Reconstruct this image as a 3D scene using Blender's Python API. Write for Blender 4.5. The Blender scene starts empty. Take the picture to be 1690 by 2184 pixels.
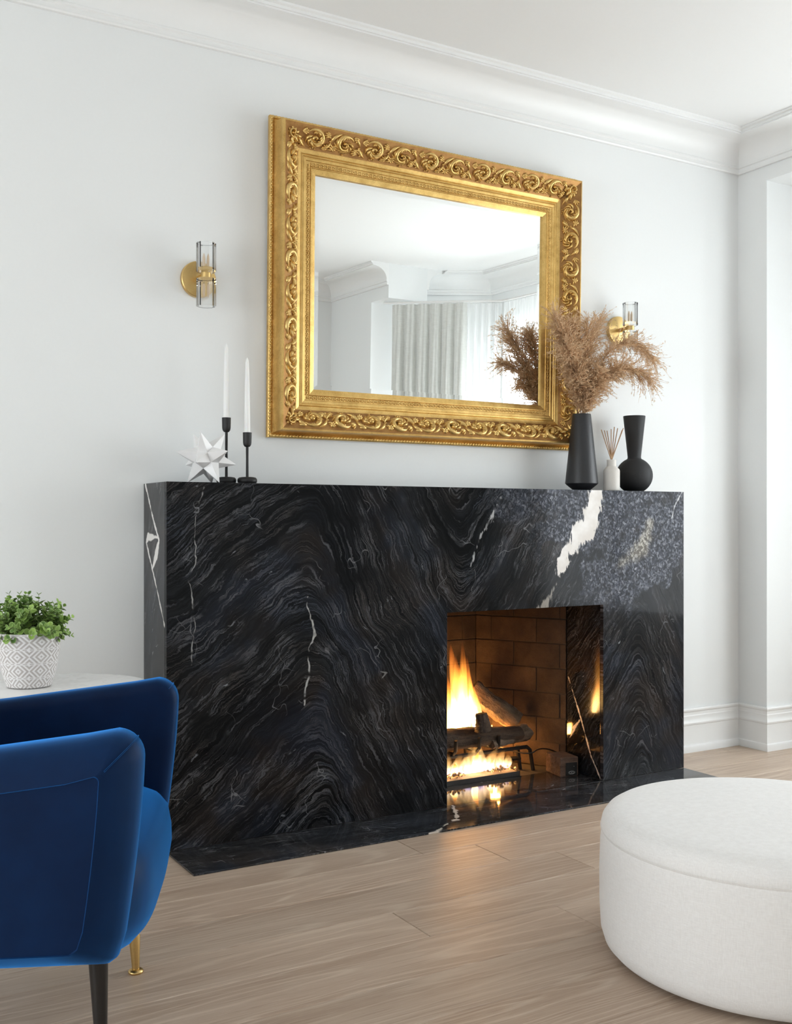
import bpy, bmesh, math, random
from math import sin, cos, pi, radians, sqrt, atan2
from mathutils import Vector, Matrix
random.seed(7)
scn = bpy.context.scene
COL = scn.collection

# ------------------------------------------------------------------ camera, light, exposure
cam = bpy.data.cameras.new('camera'); camo = bpy.data.objects.new('camera', cam); COL.objects.link(camo)
camo.location = (0, -3.667, 1.10)
camo.rotation_euler = (pi/2, 0, -radians(30.594))
cam.sensor_width = 36; cam.lens = 2260.3/2184*36; cam.shift_y = 22.64/2184
cam.clip_start = 0.05
scn.camera = camo
scn.view_settings.view_transform = 'Standard'; scn.view_settings.look = 'None'
scn.view_settings.gamma = 1; scn.view_settings.use_curve_mapping = False
scn.view_settings.exposure = 0.64

w = bpy.data.worlds.new('sky'); scn.world = w; w.use_nodes = True
w.node_tree.nodes['Background'].inputs[0].default_value = (.94, .975, 1, 1)
w.node_tree.nodes['Background'].inputs[1].default_value = 6.4

def portal(name, loc, rot, sx, sy):
    """marks a window opening so that the sky light coming in through it is sampled well"""
    l = bpy.data.lights.new(name, 'AREA'); l.shape = 'RECTANGLE'; l.size = sx; l.size_y = sy; l.cycles.is_portal = True
    o = bpy.data.objects.new(name, l); o.location = loc; o.rotation_euler = rot; COL.objects.link(o); return o
portal('bay_window_portal', (5.16, -2.0, 1.445), (0, radians(90), 0), 1.99, 2.5)
portal('fill_window_portal', (-3.01, -2.2, 1.2), (0, radians(-90), 0), 1.8, 2.3)  # portal of the unseen left window added as fill

# ------------------------------------------------------------------ node helpers
class NT:
    def __init__(s, name):
        s.mat = bpy.data.materials.new(name); s.mat.use_nodes = True
        s.t = s.mat.node_tree; s.t.nodes.clear()
        s.out = s.t.nodes.new('ShaderNodeOutputMaterial')
    def put(s, sock, v):
        if isinstance(v, bpy.types.NodeSocket): s.t.links.new(v, sock)
        elif v is not None:
            if hasattr(sock.default_value, '__len__') and not hasattr(v, '__len__'): v = (v, v, v)
            if hasattr(sock.default_value, '__len__') and len(sock.default_value) == 4 and len(v) == 3: v = (*v, 1)
            sock.default_value = v
    def n(s, typ, ins=None, **props):
        nd = s.t.nodes.new('ShaderNode'+typ)
        for k, v in props.items(): setattr(nd, k, v)
        for k, v in (ins or {}).items(): s.put(nd.inputs[k], v)
        return nd
    def m(s, op, a, b=None, c=None, clamp=False):
        nd = s.t.nodes.new('ShaderNodeMath'); nd.operation = op; nd.use_clamp = clamp
        for i, v in enumerate((a, b, c)):
            if v is not None: s.put(nd.inputs[i], v)
        return nd.outputs[0]
    def add(s, a, b): return s.m('ADD', a, b)
    def sub(s, a, b): return s.m('SUBTRACT', a, b)
    def mul(s, a, b): return s.m('MULTIPLY', a, b)
    def ss(s, v, a, b, lo=0., hi=1.):
        nd = s.n('MapRange', {'Value': v, 'From Min': a, 'From Max': b, 'To Min': lo, 'To Max': hi}, interpolation_type='SMOOTHSTEP')
        return nd.outputs[0]
    def lin(s, v, a, b, lo=0., hi=1.):
        return s.n('MapRange', {'Value': v, 'From Min': a, 'From Max': b, 'To Min': lo, 'To Max': hi}).outputs[0]
    def noise(s, vec, scale, detail=3, rough=.5, dist=0, dim='3D'):
        return s.n('TexNoise', {'Vector': vec, 'Scale': scale, 'Detail': detail, 'Roughness': rough, 'Distortion': dist}, noise_dimensions=dim).outputs[0]
    def vec(s, x, y, z): return s.n('CombineXYZ', {0: x, 1: y, 2: z}).outputs[0]
    def sep(s, v): 
        o = s.n('SeparateXYZ', {0: v}).outputs; return o[0], o[1], o[2]
    def mix(s, f, a, b):
        nd = s.n('Mix', data_type='RGBA'); s.put(nd.inputs[0], f); s.put(nd.inputs[6], a); s.put(nd.inputs[7], b); return nd.outputs[2]
    def ramp(s, f, stops):
        nd = s.n('ValToRGB', {0: f}); e = nd.color_ramp.elements
        while len(e) < len(stops): e.new(.5)
        for el, (p, c) in zip(e, stops): el.position = p; el.color = (*c, 1)
        return nd.outputs[0]
    def bump(s, h, strength=.3, dist=.01):
        return s.n('Bump', {'Height': h, 'Strength': strength, 'Distance': dist}).outputs[0]
    def pos(s): return s.n('NewGeometry').outputs['Position']
    def obj(s): return s.n('TexCoord').outputs['Object']
    def pr(s, color, rough=.5, metal=0, normal=None, **kw):
        p = s.n('BsdfPrincipled', {'Base Color': color, 'Roughness': rough, 'Metallic': metal})
        if normal is not None: s.put(p.inputs['Normal'], normal)
        for k, v in kw.items(): s.put(p.inputs[k.replace('_', ' ')], v)
        s.t.links.new(p.outputs[0], s.out.inputs[0]); return s.mat

def simple(name, col, rough=.5, metal=0, nscale=0, var=.08, bump=0, **kw):
    t = NT(name); c = col; nr = None
    if nscale:
        n = t.noise(t.obj(), nscale, 4, .6)
        c = t.mix(n, tuple(x*(1-var) for x in col), tuple(min(1, x*(1+var)) for x in col))
        if bump: nr = t.bump(n, bump, .004)
    return t.pr(c, rough, metal, nr, **kw)

MAT = {}
MAT['wall'] = simple('wall_paint', (.80, .815, .815), .6, 0, 90, .012, .03)
MAT['ceil'] = simple('ceiling_paint', (.83, .835, .83), .7, 0, 60, .01)
MAT['trim'] = simple('trim_paint', (.83, .835, .83), .38, 0, 40, .01)
MAT['black_ceramic'] = simple('black_ceramic', (.018, .019, .022), .42, 0, 200, .15, .05)
MAT['black_clay'] = simple('black_clay', (.013, .0135, .015), .68, 0, 240, .2, .12)
MAT['black_metal'] = simple('black_metal', (.008, .008, .009), .55, 0, 160, .3, .12)
MAT['bottle'] = simple('diffuser_ceramic', (.66, .63, .59), .55, 0, 220, .07, .05)
MAT['reed'] = simple('reed', (.40, .25, .14), .7, 0, 300, .25)
MAT['wax'] = simple('wax', (.86, .86, .85), .4, 0, 30, .02, 0, Subsurface_Weight=.3, Subsurface_Radius=(.02, .015, .01))
MAT['star'] = simple('star_paint', (.80, .79, .79), .22, 0, 40, .02)
MAT['brass'] = simple('brushed_brass', (.66, .46, .19), .36, 1, 200, .10, .04)
MAT['leg_black'] = simple('leg_black', (.011, .010, .010), .33, 0, 80, .2)
MAT['steel_black'] = simple('grate_steel', (.012, .010, .009), .6, 0, 120, .4, .3)
MAT['plastic'] = simple('black_plastic', (.006, .006, .006), .4, 0, 300, .2)
MAT['print'] = simple('pale_print', (.35, .35, .35), .5, 0, 300, .1)
MAT['soil'] = simple('soil', (.05, .025, .018), .95, 0, 150, .6, .6)
MAT['stem'] = simple('stem_green', (.09, .11, .035), .6, 0, 100, .3)
MAT['ottoman_base'] = simple('ottoman_base', (.02, .02, .02), .8, 0, 50, .1)
MAT['thread'] = simple('thread', (.80, .78, .75), .8, 0, 400, .1)
MAT['pan'] = simple('pan_steel', (.02, .016, .013), .5, 0, 90, .4, .2)
MAT['sand'] = simple('burner_sand', (.42, .33, .24), .9, 0, 260, .3, .5)
MAT['track'] = simple('curtain_track', (.75, .75, .74), .4, 0, 60, .02)
MAT['backing'] = simple('mirror_backing', (.10, .07, .04), .7, 0, 60, .3)

def glassmat():
    t = NT('crystal_glass'); fr = t.n('Fresnel', {'IOR': 1.5}).outputs[0]
    tr = t.n('BsdfTransparent', {'Color': (.985, .99, .99)}); gl = t.n('BsdfGlossy', {'Color': (1, 1, 1), 'Roughness': .01}); gs = t.n('BsdfGlass', {'Color': (1, 1, 1), 'Roughness': 0., 'IOR': 1.46})
    a = t.n('MixShader', {0: fr}); t.t.links.new(tr.outputs[0], a.inputs[1]); t.t.links.new(gl.outputs[0], a.inputs[2])
    mx = t.n('MixShader', {0: .12}); t.t.links.new(a.outputs[0], mx.inputs[1]); t.t.links.new(gs.outputs[0], mx.inputs[2]); t.t.links.new(mx.outputs[0], t.out.inputs[0]); return t.mat
MAT['glass'] = glassmat()
def panemat():
    t = NT('window_pane'); tr = t.n('BsdfTransparent', {'Color': (.95, .97, .97)}); gl = t.n('BsdfGlossy', {'Color': (1, 1, 1), 'Roughness': .02})
    mx = t.n('MixShader', {0: .08}); t.t.links.new(tr.outputs[0], mx.inputs[1]); t.t.links.new(gl.outputs[0], mx.inputs[2]); t.t.links.new(mx.outputs[0], t.out.inputs[0]); return t.mat
MAT['pane'] = panemat()
def sheermat():
    t = NT('sheer_voile'); x, y, z = t.sep(t.obj())
    wv = t.noise(t.vec(t.mul(x, 60), t.mul(y, 60), t.mul(z, 2)), 1, 3)
    tr = t.n('BsdfTransparent', {'Color': (1, 1, 1)}); tl = t.n('BsdfTranslucent', {'Color': (.93, .94, .94)}); df = t.n('BsdfDiffuse', {'Color': (.9, .91, .91)})
    a = t.n('MixShader', {0: .4}); t.t.links.new(tl.outputs[0], a.inputs[1]); t.t.links.new(df.outputs[0], a.inputs[2])
    mx = t.n('MixShader', {0: t.lin(wv, .3, .7, .42, .58)}); t.t.links.new(tr.outputs[0], mx.inputs[1]); t.t.links.new(a.outputs[0], mx.inputs[2]); t.t.links.new(mx.outputs[0], t.out.inputs[0]); return t.mat
MAT['sheer'] = sheermat()
def curtainmat():
    t = NT('curtain_linen'); x, y, z = t.sep(t.obj())
    n = t.add(t.noise(t.vec(t.mul(x, 300), t.mul(y, 300), t.mul(z, 14)), 1, 2), t.noise(t.vec(t.mul(x, 20), t.mul(y, 20), t.mul(z, 400)), 1, 2))
    c = t.mix(t.lin(n, .7, 1.3), (.60, .60, .57), (.72, .72, .69))
    df = t.n('BsdfDiffuse', {'Color': c}); tl = t.n('BsdfTranslucent', {'Color': c})
    mx = t.n('MixShader', {0: .3}); t.t.links.new(df.outputs[0], mx.inputs[1]); t.t.links.new(tl.outputs[0], mx.inputs[2]); t.t.links.new(mx.outputs[0], t.out.inputs[0]); return t.mat
MAT['curtain'] = curtainmat()
def mirrormat():
    t = NT('mirror_silver'); return t.pr((.93, .95, .945), .0, 1)
MAT['mirror'] = mirrormat()

def goldmat(name, lo, hi, rough):
    t = NT(name); p = t.obj()
    n = t.noise(p, 26, 5, .65); f = t.noise(p, 420, 3, .6)
    c = t.mix(t.lin(n, .3, .7), lo, hi)
    c = t.mix(t.ss(f, .56, .72), c, tuple(x*.5 for x in lo))
    return t.pr(c, t.lin(n, .2, .8, rough-.06, rough+.1), .82, t.bump(f, .10, .003))
MAT['gold'] = goldmat('gold_leaf', (.56, .34, .10), (.80, .55, .20), .34)
MAT['gold_orn'] = goldmat('gold_ornament', (.58, .36, .11), (.84, .60, .24), .32)
MAT['bronze'] = goldmat('gold_bronze_ground', (.27, .13, .045), (.45, .25, .085), .45)

def velvet():
    t = NT('blue_velvet'); p = t.obj()
    n = t.noise(p, 7, 5, .6); f = t.noise(p, 600, 2)
    c = t.mix(t.lin(n, .3, .7), (.0005, .0055, .028), (.0009, .011, .048))
    return t.pr(c, .55, 0, t.bump(f, .12, .001), Sheen_Weight=1.0, Sheen_Roughness=.45, Sheen_Tint=(.04, .34, 1.0), Specular_IOR_Level=.12)
MAT['velvet'] = velvet()
def linen():
    t = NT('white_linen'); x, y, z = t.sep(t.obj())
    n = t.add(t.noise(t.vec(t.mul(x, 500), t.mul(y, 500), t.mul(z, 60)), 1, 2), t.noise(t.vec(t.mul(x, 60), t.mul(y, 60), t.mul(z, 600)), 1, 2))
    c = t.mix(t.lin(n, .7, 1.3), (.765, .745, .728), (.84, .825, .81))
    return t.pr(c, .85, 0, t.bump(n, .25, .0015), Sheen_Weight=.25, Specular_IOR_Level=.2)
MAT['linen'] = linen()

def oak():
    t = NT('pale_oak'); x, y, z = t.sep(t.pos())
    r = t.n('ObjectInfo').outputs['Random']
    off = t.mul(r, 37.)
    xs = t.add(x, off)
    wz = t.noise(t.vec(t.mul(xs, .9), t.mul(t.add(y, off), 5), off), 1, 3, .5)
    ring = t.noise(t.vec(t.mul(xs, .55), t.mul(t.add(y, t.mul(wz, .16)), 9), off), 1.0, 1.2, .4)
    rings = t.m('PINGPONG', t.mul(ring, 26), 1)
    grain = t.noise(t.vec(t.mul(xs, 5), t.mul(y, 260), off), 1, 4, .6)
    pores = t.noise(t.vec(t.mul(xs, 14), t.mul(y, 620), off), 1, 2, .5)
    broad = t.noise(t.vec(t.mul(xs, .8), t.mul(y, 7), off), 1, 3, .5)
    c = t.mix(t.lin(broad, .3, .7), (.42, .312, .236), (.55, .435, .342))
    c = t.mix(t.mul(t.ss(rings, .55, 1.), t.ss(grain, .35, .65, .2, .8)), c, (.68, .565, .455))
    c = t.mix(t.ss(grain, .50, .72, 0, .6), c, (.31, .215, .155))
    c = t.mix(t.ss(pores, .58, .72, 0, .55), c, (.68, .565, .465))
    tone = t.lin(r, 0, 1, -.07, .07)
    hs = t.n('HueSaturation', {'Color': c, 'Value': t.add(1.0, tone), 'Saturation': 1.04})
    return t.pr(hs.outputs[0], t.lin(grain, .3, .7, .36, .48), 0, t.bump(t.add(grain, t.mul(rings, .3)), .06, .002), Specular_IOR_Level=.32)
MAT['oak'] = oak()
MAT['subfloor'] = simple('subfloor', (.05, .035, .025), .9, 0, 20, .2)

def seg(t, px, py, a, b):
    """distance to a segment and the place along it"""
    dx, dy = b[0]-a[0], b[1]-a[1]; L2 = dx*dx+dy*dy
    ax = t.sub(px, a[0]); ay = t.sub(py, a[1])
    k = t.m('MULTIPLY', t.add(t.mul(ax, dx), t.mul(ay, dy)), 1/L2, clamp=True)
    ex = t.sub(ax, t.mul(k, dx)); ey = t.sub(ay, t.mul(k, dy))
    return t.m('SQRT', t.add(t.mul(ex, ex), t.mul(ey, ey))), k
def vein(t, px, py, pts):
    """pts: (x, y, half width). Returns signed distance (negative inside)."""
    res = None
    for a, b in zip(pts[:-1], pts[1:]):
        d, k = seg(t, px, py, a, b)
        s = t.sub(d, t.add(a[2], t.mul(k, b[2]-a[2])))
        res = s if res is None else t.m('MINIMUM', res, s)
    return res

def marble(name, mode):
    t = NT(name); X, Y, Z = t.sep(t.pos())
    if mode == 'front': u, v = X, Z
    elif mode == 'side': u, v = t.add(t.mul(Y, 1.), 5.3), Z
    elif mode == 'jamb': u, v = t.add(t.mul(Y, 1.), 9.1), t.add(Z, 0)
    else: u, v = X, Y
    P = t.vec(u, v, {'front': 0., 'side': 3., 'jamb': 6., 'hearth': 9.}[mode])
    w1 = t.n('TexNoise', {'Vector': P, 'Scale': 2.2, 'Detail': 2, 'Roughness': .5}).outputs[1]
    w2 = t.n('TexNoise', {'Vector': P, 'Scale': 8.5, 'Detail': 2, 'Roughness': .55}).outputs[1]
    w3 = t.n('TexNoise', {'Vector': P, 'Scale': 26, 'Detail': 4, 'Roughness': .7}).outputs[1]
    def warp(c, i, a1, a2, a3):
        r = c
        for wn, a in ((w1, a1), (w2, a2), (w3, a3)):
            r = t.add(r, t.mul(t.sub(t.sep(wn)[i], .5), a))
        return r
    wu = warp(u, 0, .15, .040, .024); wv = warp(v, 1, .15, .055, .026)
    if mode == 'front':
        ux = t.add(wu, t.mul(t.sub(wv, .6), .06))
        phi = t.sub(wv, t.mul(ux, -.9))
        for b, c, e in ((-1.45, 1.70, .03), (1.85, 2.33, .04), (-2.0, 3.24, .03)):
            d = t.sub(ux, c)
            phi = t.sub(phi, t.mul(t.m('SQRT', t.add(t.mul(d, d), e*e)), b))
        tang = t.add(t.mul(wv, .7), t.mul(wu, .35))
    elif mode == 'hearth':
        phi = t.add(t.mul(wv, 2.4), t.mul(wu, .25)); tang = wu
    elif mode == 'jamb':
        phi = t.add(t.mul(wv, 1.6), t.mul(wu, 2.0)); tang = t.sub(wu, wv)
    else:
        phi = t.add(t.mul(wu, 1.4), t.mul(wv, .55)); tang = wv
    sv = lambda k, kt, dx: t.vec(t.mul(phi, k), t.add(t.mul(tang, kt), dx), 0.)
    broad = t.noise(sv(3.2, 1.2, 0), 1, 4, .55)
    n1 = t.noise(sv(12, 1.0, 3), 1, 6, .66)
    n2 = t.noise(sv(34, 1.7, 7), 1, 5, .66)
    n3 = t.noise(sv(105, 5.0, 1), 1, 4, .62)
    patch = t.noise(P, 3.1, 3, .5)
    patch2 = t.noise(P, 7.5, 3, .55)
    ridge = lambda n, wd: t.ss(t.m('ABSOLUTE', t.sub(n, .5)), 0., wd, 1., 0.)
    r1 = t.mul(ridge(n1, .016), t.ss(patch2, .40, .60))
    r2 = t.mul(ridge(n2, .024), t.ss(patch, .38, .62, .15, 1.))
    tint = t.noise(P, 4.3, 3, .5)
    dark = (.0034, .0040, .0046)
    mid = t.mix(t.ss(tint, .40, .60), (.0125, .0145, .0205), (.0155, .0125, .0115))
    lite = t.mix(t.ss(tint, .40, .60), (.072, .078, .098), (.085, .076, .074))
    c = t.mix(t.ss(broad, .46, .66), dark, mid)
    c = t.mix(t.ss(n2, .50, .72, 0, .5), c, t.mix(tint, (.022, .026, .030), (.034, .031, .034)))
    c = t.mix(t.mul(t.ss(n3, .50, .74, 0, .7), t.ss(patch, .40, .62, .25, 1.)), c, t.mix(.5, mid, lite))
    c = t.mix(t.mul(r2, .74), c, lite)
    c = t.mix(t.mul(r1, .70), c, (.115, .115, .125))
    # fine hair cracks running across the banding
    cr = t.n('TexVoronoi', {'Vector': t.vec(t.add(u, t.mul(t.sep(w2)[1], .25)), t.mul(t.add(v, t.mul(t.sep(w2)[2], .25)), .55), 0.), 'Scale': 5.2}, feature='DISTANCE_TO_EDGE').outputs[0]
    c = t.mix(t.mul(t.ss(cr, 0., .007, 1, 0), t.ss(patch2, .53, .62, 0, .6)), c, (.26, .26, .27))
    fl = t.noise(t.vec(t.mul(phi, 30), t.mul(tang, 16), 2.), 1, 3, .6)
    c = t.mix(t.mul(t.ss(fl, .66, .74), t.ss(patch, .42, .58)), c, (.25, .26, .28))
    if mode == 'front':
        # granular blue-grey zone at the upper right
        gx = t.add(u, t.mul(t.sub(t.sep(w1)[2], .5), .5)); gz = t.add(v, t.mul(t.sub(t.sep(w2)[2], .5), .30))
        zone = t.mul(t.ss(t.add(t.mul(gx, .8), t.mul(gz, .60)), 2.70, 2.90), t.ss(gz, .66, .84))
        bands = t.noise(t.vec(t.mul(t.sub(t.mul(gz, .75), t.mul(gx, .85)), 4.2), t.mul(t.add(gx, gz), 1.3), 4.), 1, 3, .5)
        zone = t.mul(t.mul(zone, t.ss(bands, .46, .52)), t.ss(t.noise(P, 12, 4, .6), .33, .5, .25, 1.))
        vo = t.n('TexVoronoi', {'Vector': t.vec(t.add(u, t.mul(t.sep(w3)[0], .04)), t.mul(t.add(v, t.mul(t.sep(w3)[1], .04)), .7), 0.), 'Scale': 160.}, feature='F1').outputs[1]
        g = t.add(t.mul(t.sep(vo)[0], .34), t.mul(t.noise(P, 52, 7, .8), .66))
        gc = t.ramp(t.lin(g, .25, .78), [(0, (.006, .007, .010)), (.36, (.022, .025, .036)), (.56, (.065, .072, .095)), (.78, (.19, .20, .235)), (1, (.46, .46, .49))])
        c = t.mix(t.mul(zone, .92), c, gc)
        # white quartz vein, jagged along the vertical
        jag = t.noise(t.vec(t.mul(u, 70), t.mul(v, 14), 0.), 1, 4, .62)
        jag2 = t.noise(P, 9, 3, .6)
        dj = t.add(t.mul(t.sub(jag, .5), .075), t.mul(t.sub(jag2, .5), .05))
        s1 = t.add(vein(t, u, v, [(3.005, 1.25, .036), (2.985, 1.16, .038), (2.955, 1.08, .042), (2.895, 1.05, .044), (2.88, 1.0, .024), (2.838, .985, .022), (2.822, .945, .030), (2.80, .90, .012), (2.795, .865, .000)]), dj)
        qc = t.mix(t.ss(jag2, .35, .7), (.70, .66, .62), (.86, .84, .82))
        c = t.mix(t.ss(s1, .003, -.003), c, qc)
        s2 = t.add(vein(t, u, v, [(2.79, .85, .004), (2.75, .79, .012), (2.70, .745, .018)]), dj)
        c = t.mix(t.ss(s2, .006, -.006, 0, .75), c, (.36, .33, .29))
        s3 = t.add(vein(t, u, v, [(3.14, .92, .0), (3.19, .95, .012), (3.25, .985, .026), (3.29, 1.03, .012), (3.31, 1.10, .002)]), dj)
        c = t.mix(t.ss(s3, .030, -.020, 0, .75), c, t.mix(t.ss(g, .4, .65), (.16, .145, .12), (.60, .56, .48)))
        s4 = t.add(vein(t, u, v, [(2.50, 1.20, .000), (2.46, 1.12, .005), (2.41, 1.05, -.002), (2.36, .93, -.003)]), t.mul(dj, .8))
        c = t.mix(t.mul(t.ss(s4, .003, -.003, 0, .7), t.ss(fl, .36, .56)), c, (.50, .50, .50))
        s5 = t.add(vein(t, u, v, [(3.50, 1.235, .004), (3.455, 1.17, .003), (3.44, 1.12, .0)]), t.mul(dj, .3))
        c = t.mix(t.ss(s5, .002, -.002, 0, .8), c, (.62, .62, .64))
        hair = t.mul(t.sub(jag2, .5), .05); brk = t.noise(t.vec(t.mul(u, 3), t.mul(v, 26), 1.), 1, 2, .5)
        for pts, k in (([(1.265, 1.22, .0006), (1.235, 1.09, .0010), (1.235, .98, .0010), (1.215, .90, .0008), (1.235, .75, .001), (1.215, .62, .0005)], .6),
                       ([(1.655, .835, .0015), (1.66, .78, .0022), (1.675, .70, .003), (1.655, .62, .0002), (1.66, .56, .0036), (1.645, .50, .0040), (1.635, .45, .002)], .75),
                       ([(1.94, .555, .0), (1.98, .54, .003), (1.96, .52, .0)], .4)):
            s = t.add(vein(t, t.add(u, hair), v, pts), t.mul(dj, .12))
            c = t.mix(t.mul(t.ss(s, .0012, -.0012, 0, k), t.ss(brk, .36, .54)), c, (.50, .49, .47))
    elif mode == 'side':
        jag = t.sub(t.noise(P, 30, 4, .6), .5)
        yy = t.sub(u, 5.3)
        for pts in ([(-.02, 1.235, .004), (-.10, 1.12, .004), (-.17, 1.04, .005), (-.14, .99, .016), (-.10, .94, .003)], [(-.15, 1.05, .004), (-.05, 1.05, .014), (-.03, 1.03, .004), (-.15, .87, .004), (-.24, .74, .003)]):
            s = t.add(vein(t, yy, v, pts), t.mul(jag, .02))
            c = t.mix(t.ss(s, .003, -.002), c, (.72, .69, .66))
    elif mode == 'jamb':
        jag = t.sub(t.noise(P, 30, 4, .6), .5)
        yy = t.sub(u, 9.1)
        for pts in ([(-.02, .42, .0008), (-.10, .26, .002), (-.17, .10, .0015), (-.24, .0, .001)], [(-.06, .20, .007), (-.10, .24, .002), (-.03, .15, .001)]):
            s = t.add(vein(t, yy, v, pts), t.mul(jag, .02))
            c = t.mix(t.ss(s, .003, -.002), c, (.66, .58, .50))
    elif mode == 'hearth':
        jag = t.sub(t.noise(P, 26, 4, .6), .5)
        s = t.add(vein(t, u, v, [(2.275, -.25, .004), (2.235, -.33, .006), (2.18, -.42, .007), (2.13, -.44, .001), (2.04, -.505, .006), (2.0, -.52, .004)]), t.mul(jag, .045))
        c = t.n('Gamma', {0: c, 1: .84}).outputs[0]
        c = t.mix(t.ss(s, .003, -.003), c, (.62, .55, .48))
    return t.pr(c, t.lin(patch2, .3, .7, .05, .09), 0, None, Specular_IOR_Level={'front': .11, 'side': .34, 'jamb': .5, 'hearth': .42}[mode])
MAT['marble_front'] = marble('marble_front', 'front')
MAT['marble_side'] = marble('marble_side', 'side')
MAT['marble_jamb'] = marble('marble_jamb', 'jamb')
MAT['marble_hearth'] = marble('marble_hearth', 'hearth')

def tabletop():
    t = NT('pale_marble'); p = t.obj()
    w_ = t.noise(p, 3, 4, .6); n = t.noise(t.n('VectorMath', {0: p, 1: t.vec(t.mul(w_, .8), t.mul(w_, .5), 0.)}, operation='ADD').outputs[0], 5, 6, .62)
    c = t.mix(t.ss(t.m('ABSOLUTE', t.sub(n, .5)), 0, .05, .5, 0), (.90, .895, .885), (.74, .73, .72))
    return t.pr(c, .25)
MAT['table'] = tabletop()
def brickmat():
    t = NT('fire_brick'); p = t.pos(); r = t.n('ObjectInfo').outputs['Random']
    n = t.noise(p, 210, 4, .7); b = t.noise(p, 11, 4, .6)
    c = t.mix(t.lin(b, .3, .7), (.036, .021, .014), (.085, .052, .034))
    c = t.mix(t.ss(n, .55, .72, 0, .7), c, (.022, .014, .010))
    hs = t.n('HueSaturation', {'Color': c, 'Value': t.lin(r, 0, 1, .8, 1.15)})
    return t.pr(hs.outputs[0], .9, 0, t.bump(n, .7, .006))
MAT['brick'] = brickmat()
MAT['mortar'] = simple('fire_mortar', (.045, .034, .026), .95, 0, 160, .4, .4)
def barkmat(name, a, b, cc, sc):
    t = NT(name); x, y, z = t.sep(t.obj())
    n = t.noise(t.vec(t.mul(x, sc*.22), t.mul(y, sc), t.mul(z, sc)), 1, 5, .65); f = t.noise(t.obj(), 150, 3, .6)
    c = t.mix(t.lin(n, .32, .68), a, b); c = t.mix(t.ss(f, .58, .72, 0, .6), c, cc)
    return t.pr(c, .9, 0, t.bump(t.add(n, t.mul(f, .4)), .8, .012))
MAT['bark'] = barkmat('log_bark', (.022, .013, .009), (.105, .066, .042), (.008, .006, .005), 42)
MAT['bark_pale'] = barkmat('log_split', (.07, .048, .034), (.25, .17, .115), (.02, .014, .01), 46)
MAT['char'] = barkmat('log_end', (.010, .007, .006), (.04, .026, .018), (.005, .004, .004), 60)
def embermat():
    t = NT('glowing_ember'); n = t.noise(t.obj(), 90, 3, .6)
    c = t.mix(n, (.20, .10, .05), (.5, .38, .28))
    return t.pr(c, .9, 0, None, Emission_Color=t.mix(t.ss(n, .4, .7), (1, .25, .03), (1, .6, .15)), Emission_Strength=t.ss(n, .5, .72, 0, 3.0))
MAT['ember'] = embermat()
def potmat():
    t = NT('embossed_pot'); x, y, z = t.sep(t.obj())
    ang = t.mul(t.m('ARCTAN2', y, x), 8/(2*pi))
    zz = t.mul(t.add(z, .012), 1/.0415)
    fz = t.m('FRACT', zz)
    da = t.mul(t.m('ABSOLUTE', t.sub(t.m('FRACT', t.add(ang, .25)), .5)), 2)
    dz = t.mul(t.m('ABSOLUTE', t.sub(t.lin(fz, .14, 1.), .5)), 1.15)
    d = t.add(da, dz)
    st = t.ss(t.m('PINGPONG', t.mul(d, 4.6), 1.), .42, .58)
    inband = t.ss(fz, .13, .15)
    dots = t.ss(t.m('PINGPONG', t.mul(ang, 7.), 1.), .3, .5)
    dotb = t.mul(dots, t.mul(t.ss(fz, .03, .05), t.ss(fz, .11, .09)))
    h = t.m('MAXIMUM', t.mul(st, inband), t.sub(1., t.m('MAXIMUM', inband, dotb)))
    n = t.noise(t.obj(), 120, 3)
    c = t.mix(h, t.mix(n, (.42, .38, .36), (.56, .52, .50)), (.80, .775, .77))
    return t.pr(c, .65, 0, t.bump(h, .35, .003))
MAT['pot'] = potmat()
def leafmat():
    t = NT('leaf_green'); r = t.m('FRACT', t.add(t.n('ObjectInfo').outputs['Random'], t.n('NewGeometry').outputs['Random Per Island']))
    e = t.n('Attribute', attribute_name='rim').outputs['Fac']
    c = t.mix(r, (.085, .18, .04), (.34, .52, .11))
    c = t.mix(t.ss(e, .55, 1., 0, .5), c, (.45, .58, .24))
    return t.pr(c, .42, 0, None, Specular_IOR_Level=.4)
MAT['leaf'] = leafmat()
def pampmat():
    t = NT('pampas_straw'); r = t.n('ObjectInfo').outputs['Random']; n = t.noise(t.pos(), 60, 3, .6)
    c = t.mix(n, (.58, .40, .245), (.90, .69, .47))
    df = t.n('BsdfDiffuse', {'Color': c}); tl = t.n('BsdfTranslucent', {'Color': c}); mx = t.n('MixShader', {0: .45})
    t.t.links.new(df.outputs[0], mx.inputs[1]); t.t.links.new(tl.outputs[0], mx.inputs[2]); t.t.links.new(mx.outputs[0], t.out.inputs[0]); return t.mat
MAT['pampas'] = pampmat()
def flamemat(name, stops, strength):
    t = NT(name); x, y, z = t.sep(t.obj())
    n = t.noise(t.vec(t.mul(x, 3.2), t.mul(y, 3.2), t.mul(z, 1.6)), 1, 4, .6)
    col = t.ramp(z, stops)
    st = t.mul(t.ss(n, .36, .64, .25, 1.5), t.ramp(z, [(0, (.55,)*3), (.12, (1,)*3), (.4, (.62,)*3), (.72, (.20,)*3), (1, (.03,)*3)]))
    e = t.n('Emission', {'Color': col, 'Strength': t.mul(st, strength)})
    t.t.links.new(e.outputs[0], t.out.inputs['Volume']); return t.mat
MAT['flame'] = flamemat('flame_gas', [(0, (1, .60, .22)), (.3, (1, .50, .12)), (.6, (1, .34, .045)), (1, (.9, .16, .02))], 120)
MAT['flame_low'] = flamemat('flame_low', [(0, (.55, .5, 1)), (.16, (1, .72, .45)), (.5, (1, .60, .22)), (1, (1, .4, .06))], 62)

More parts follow.
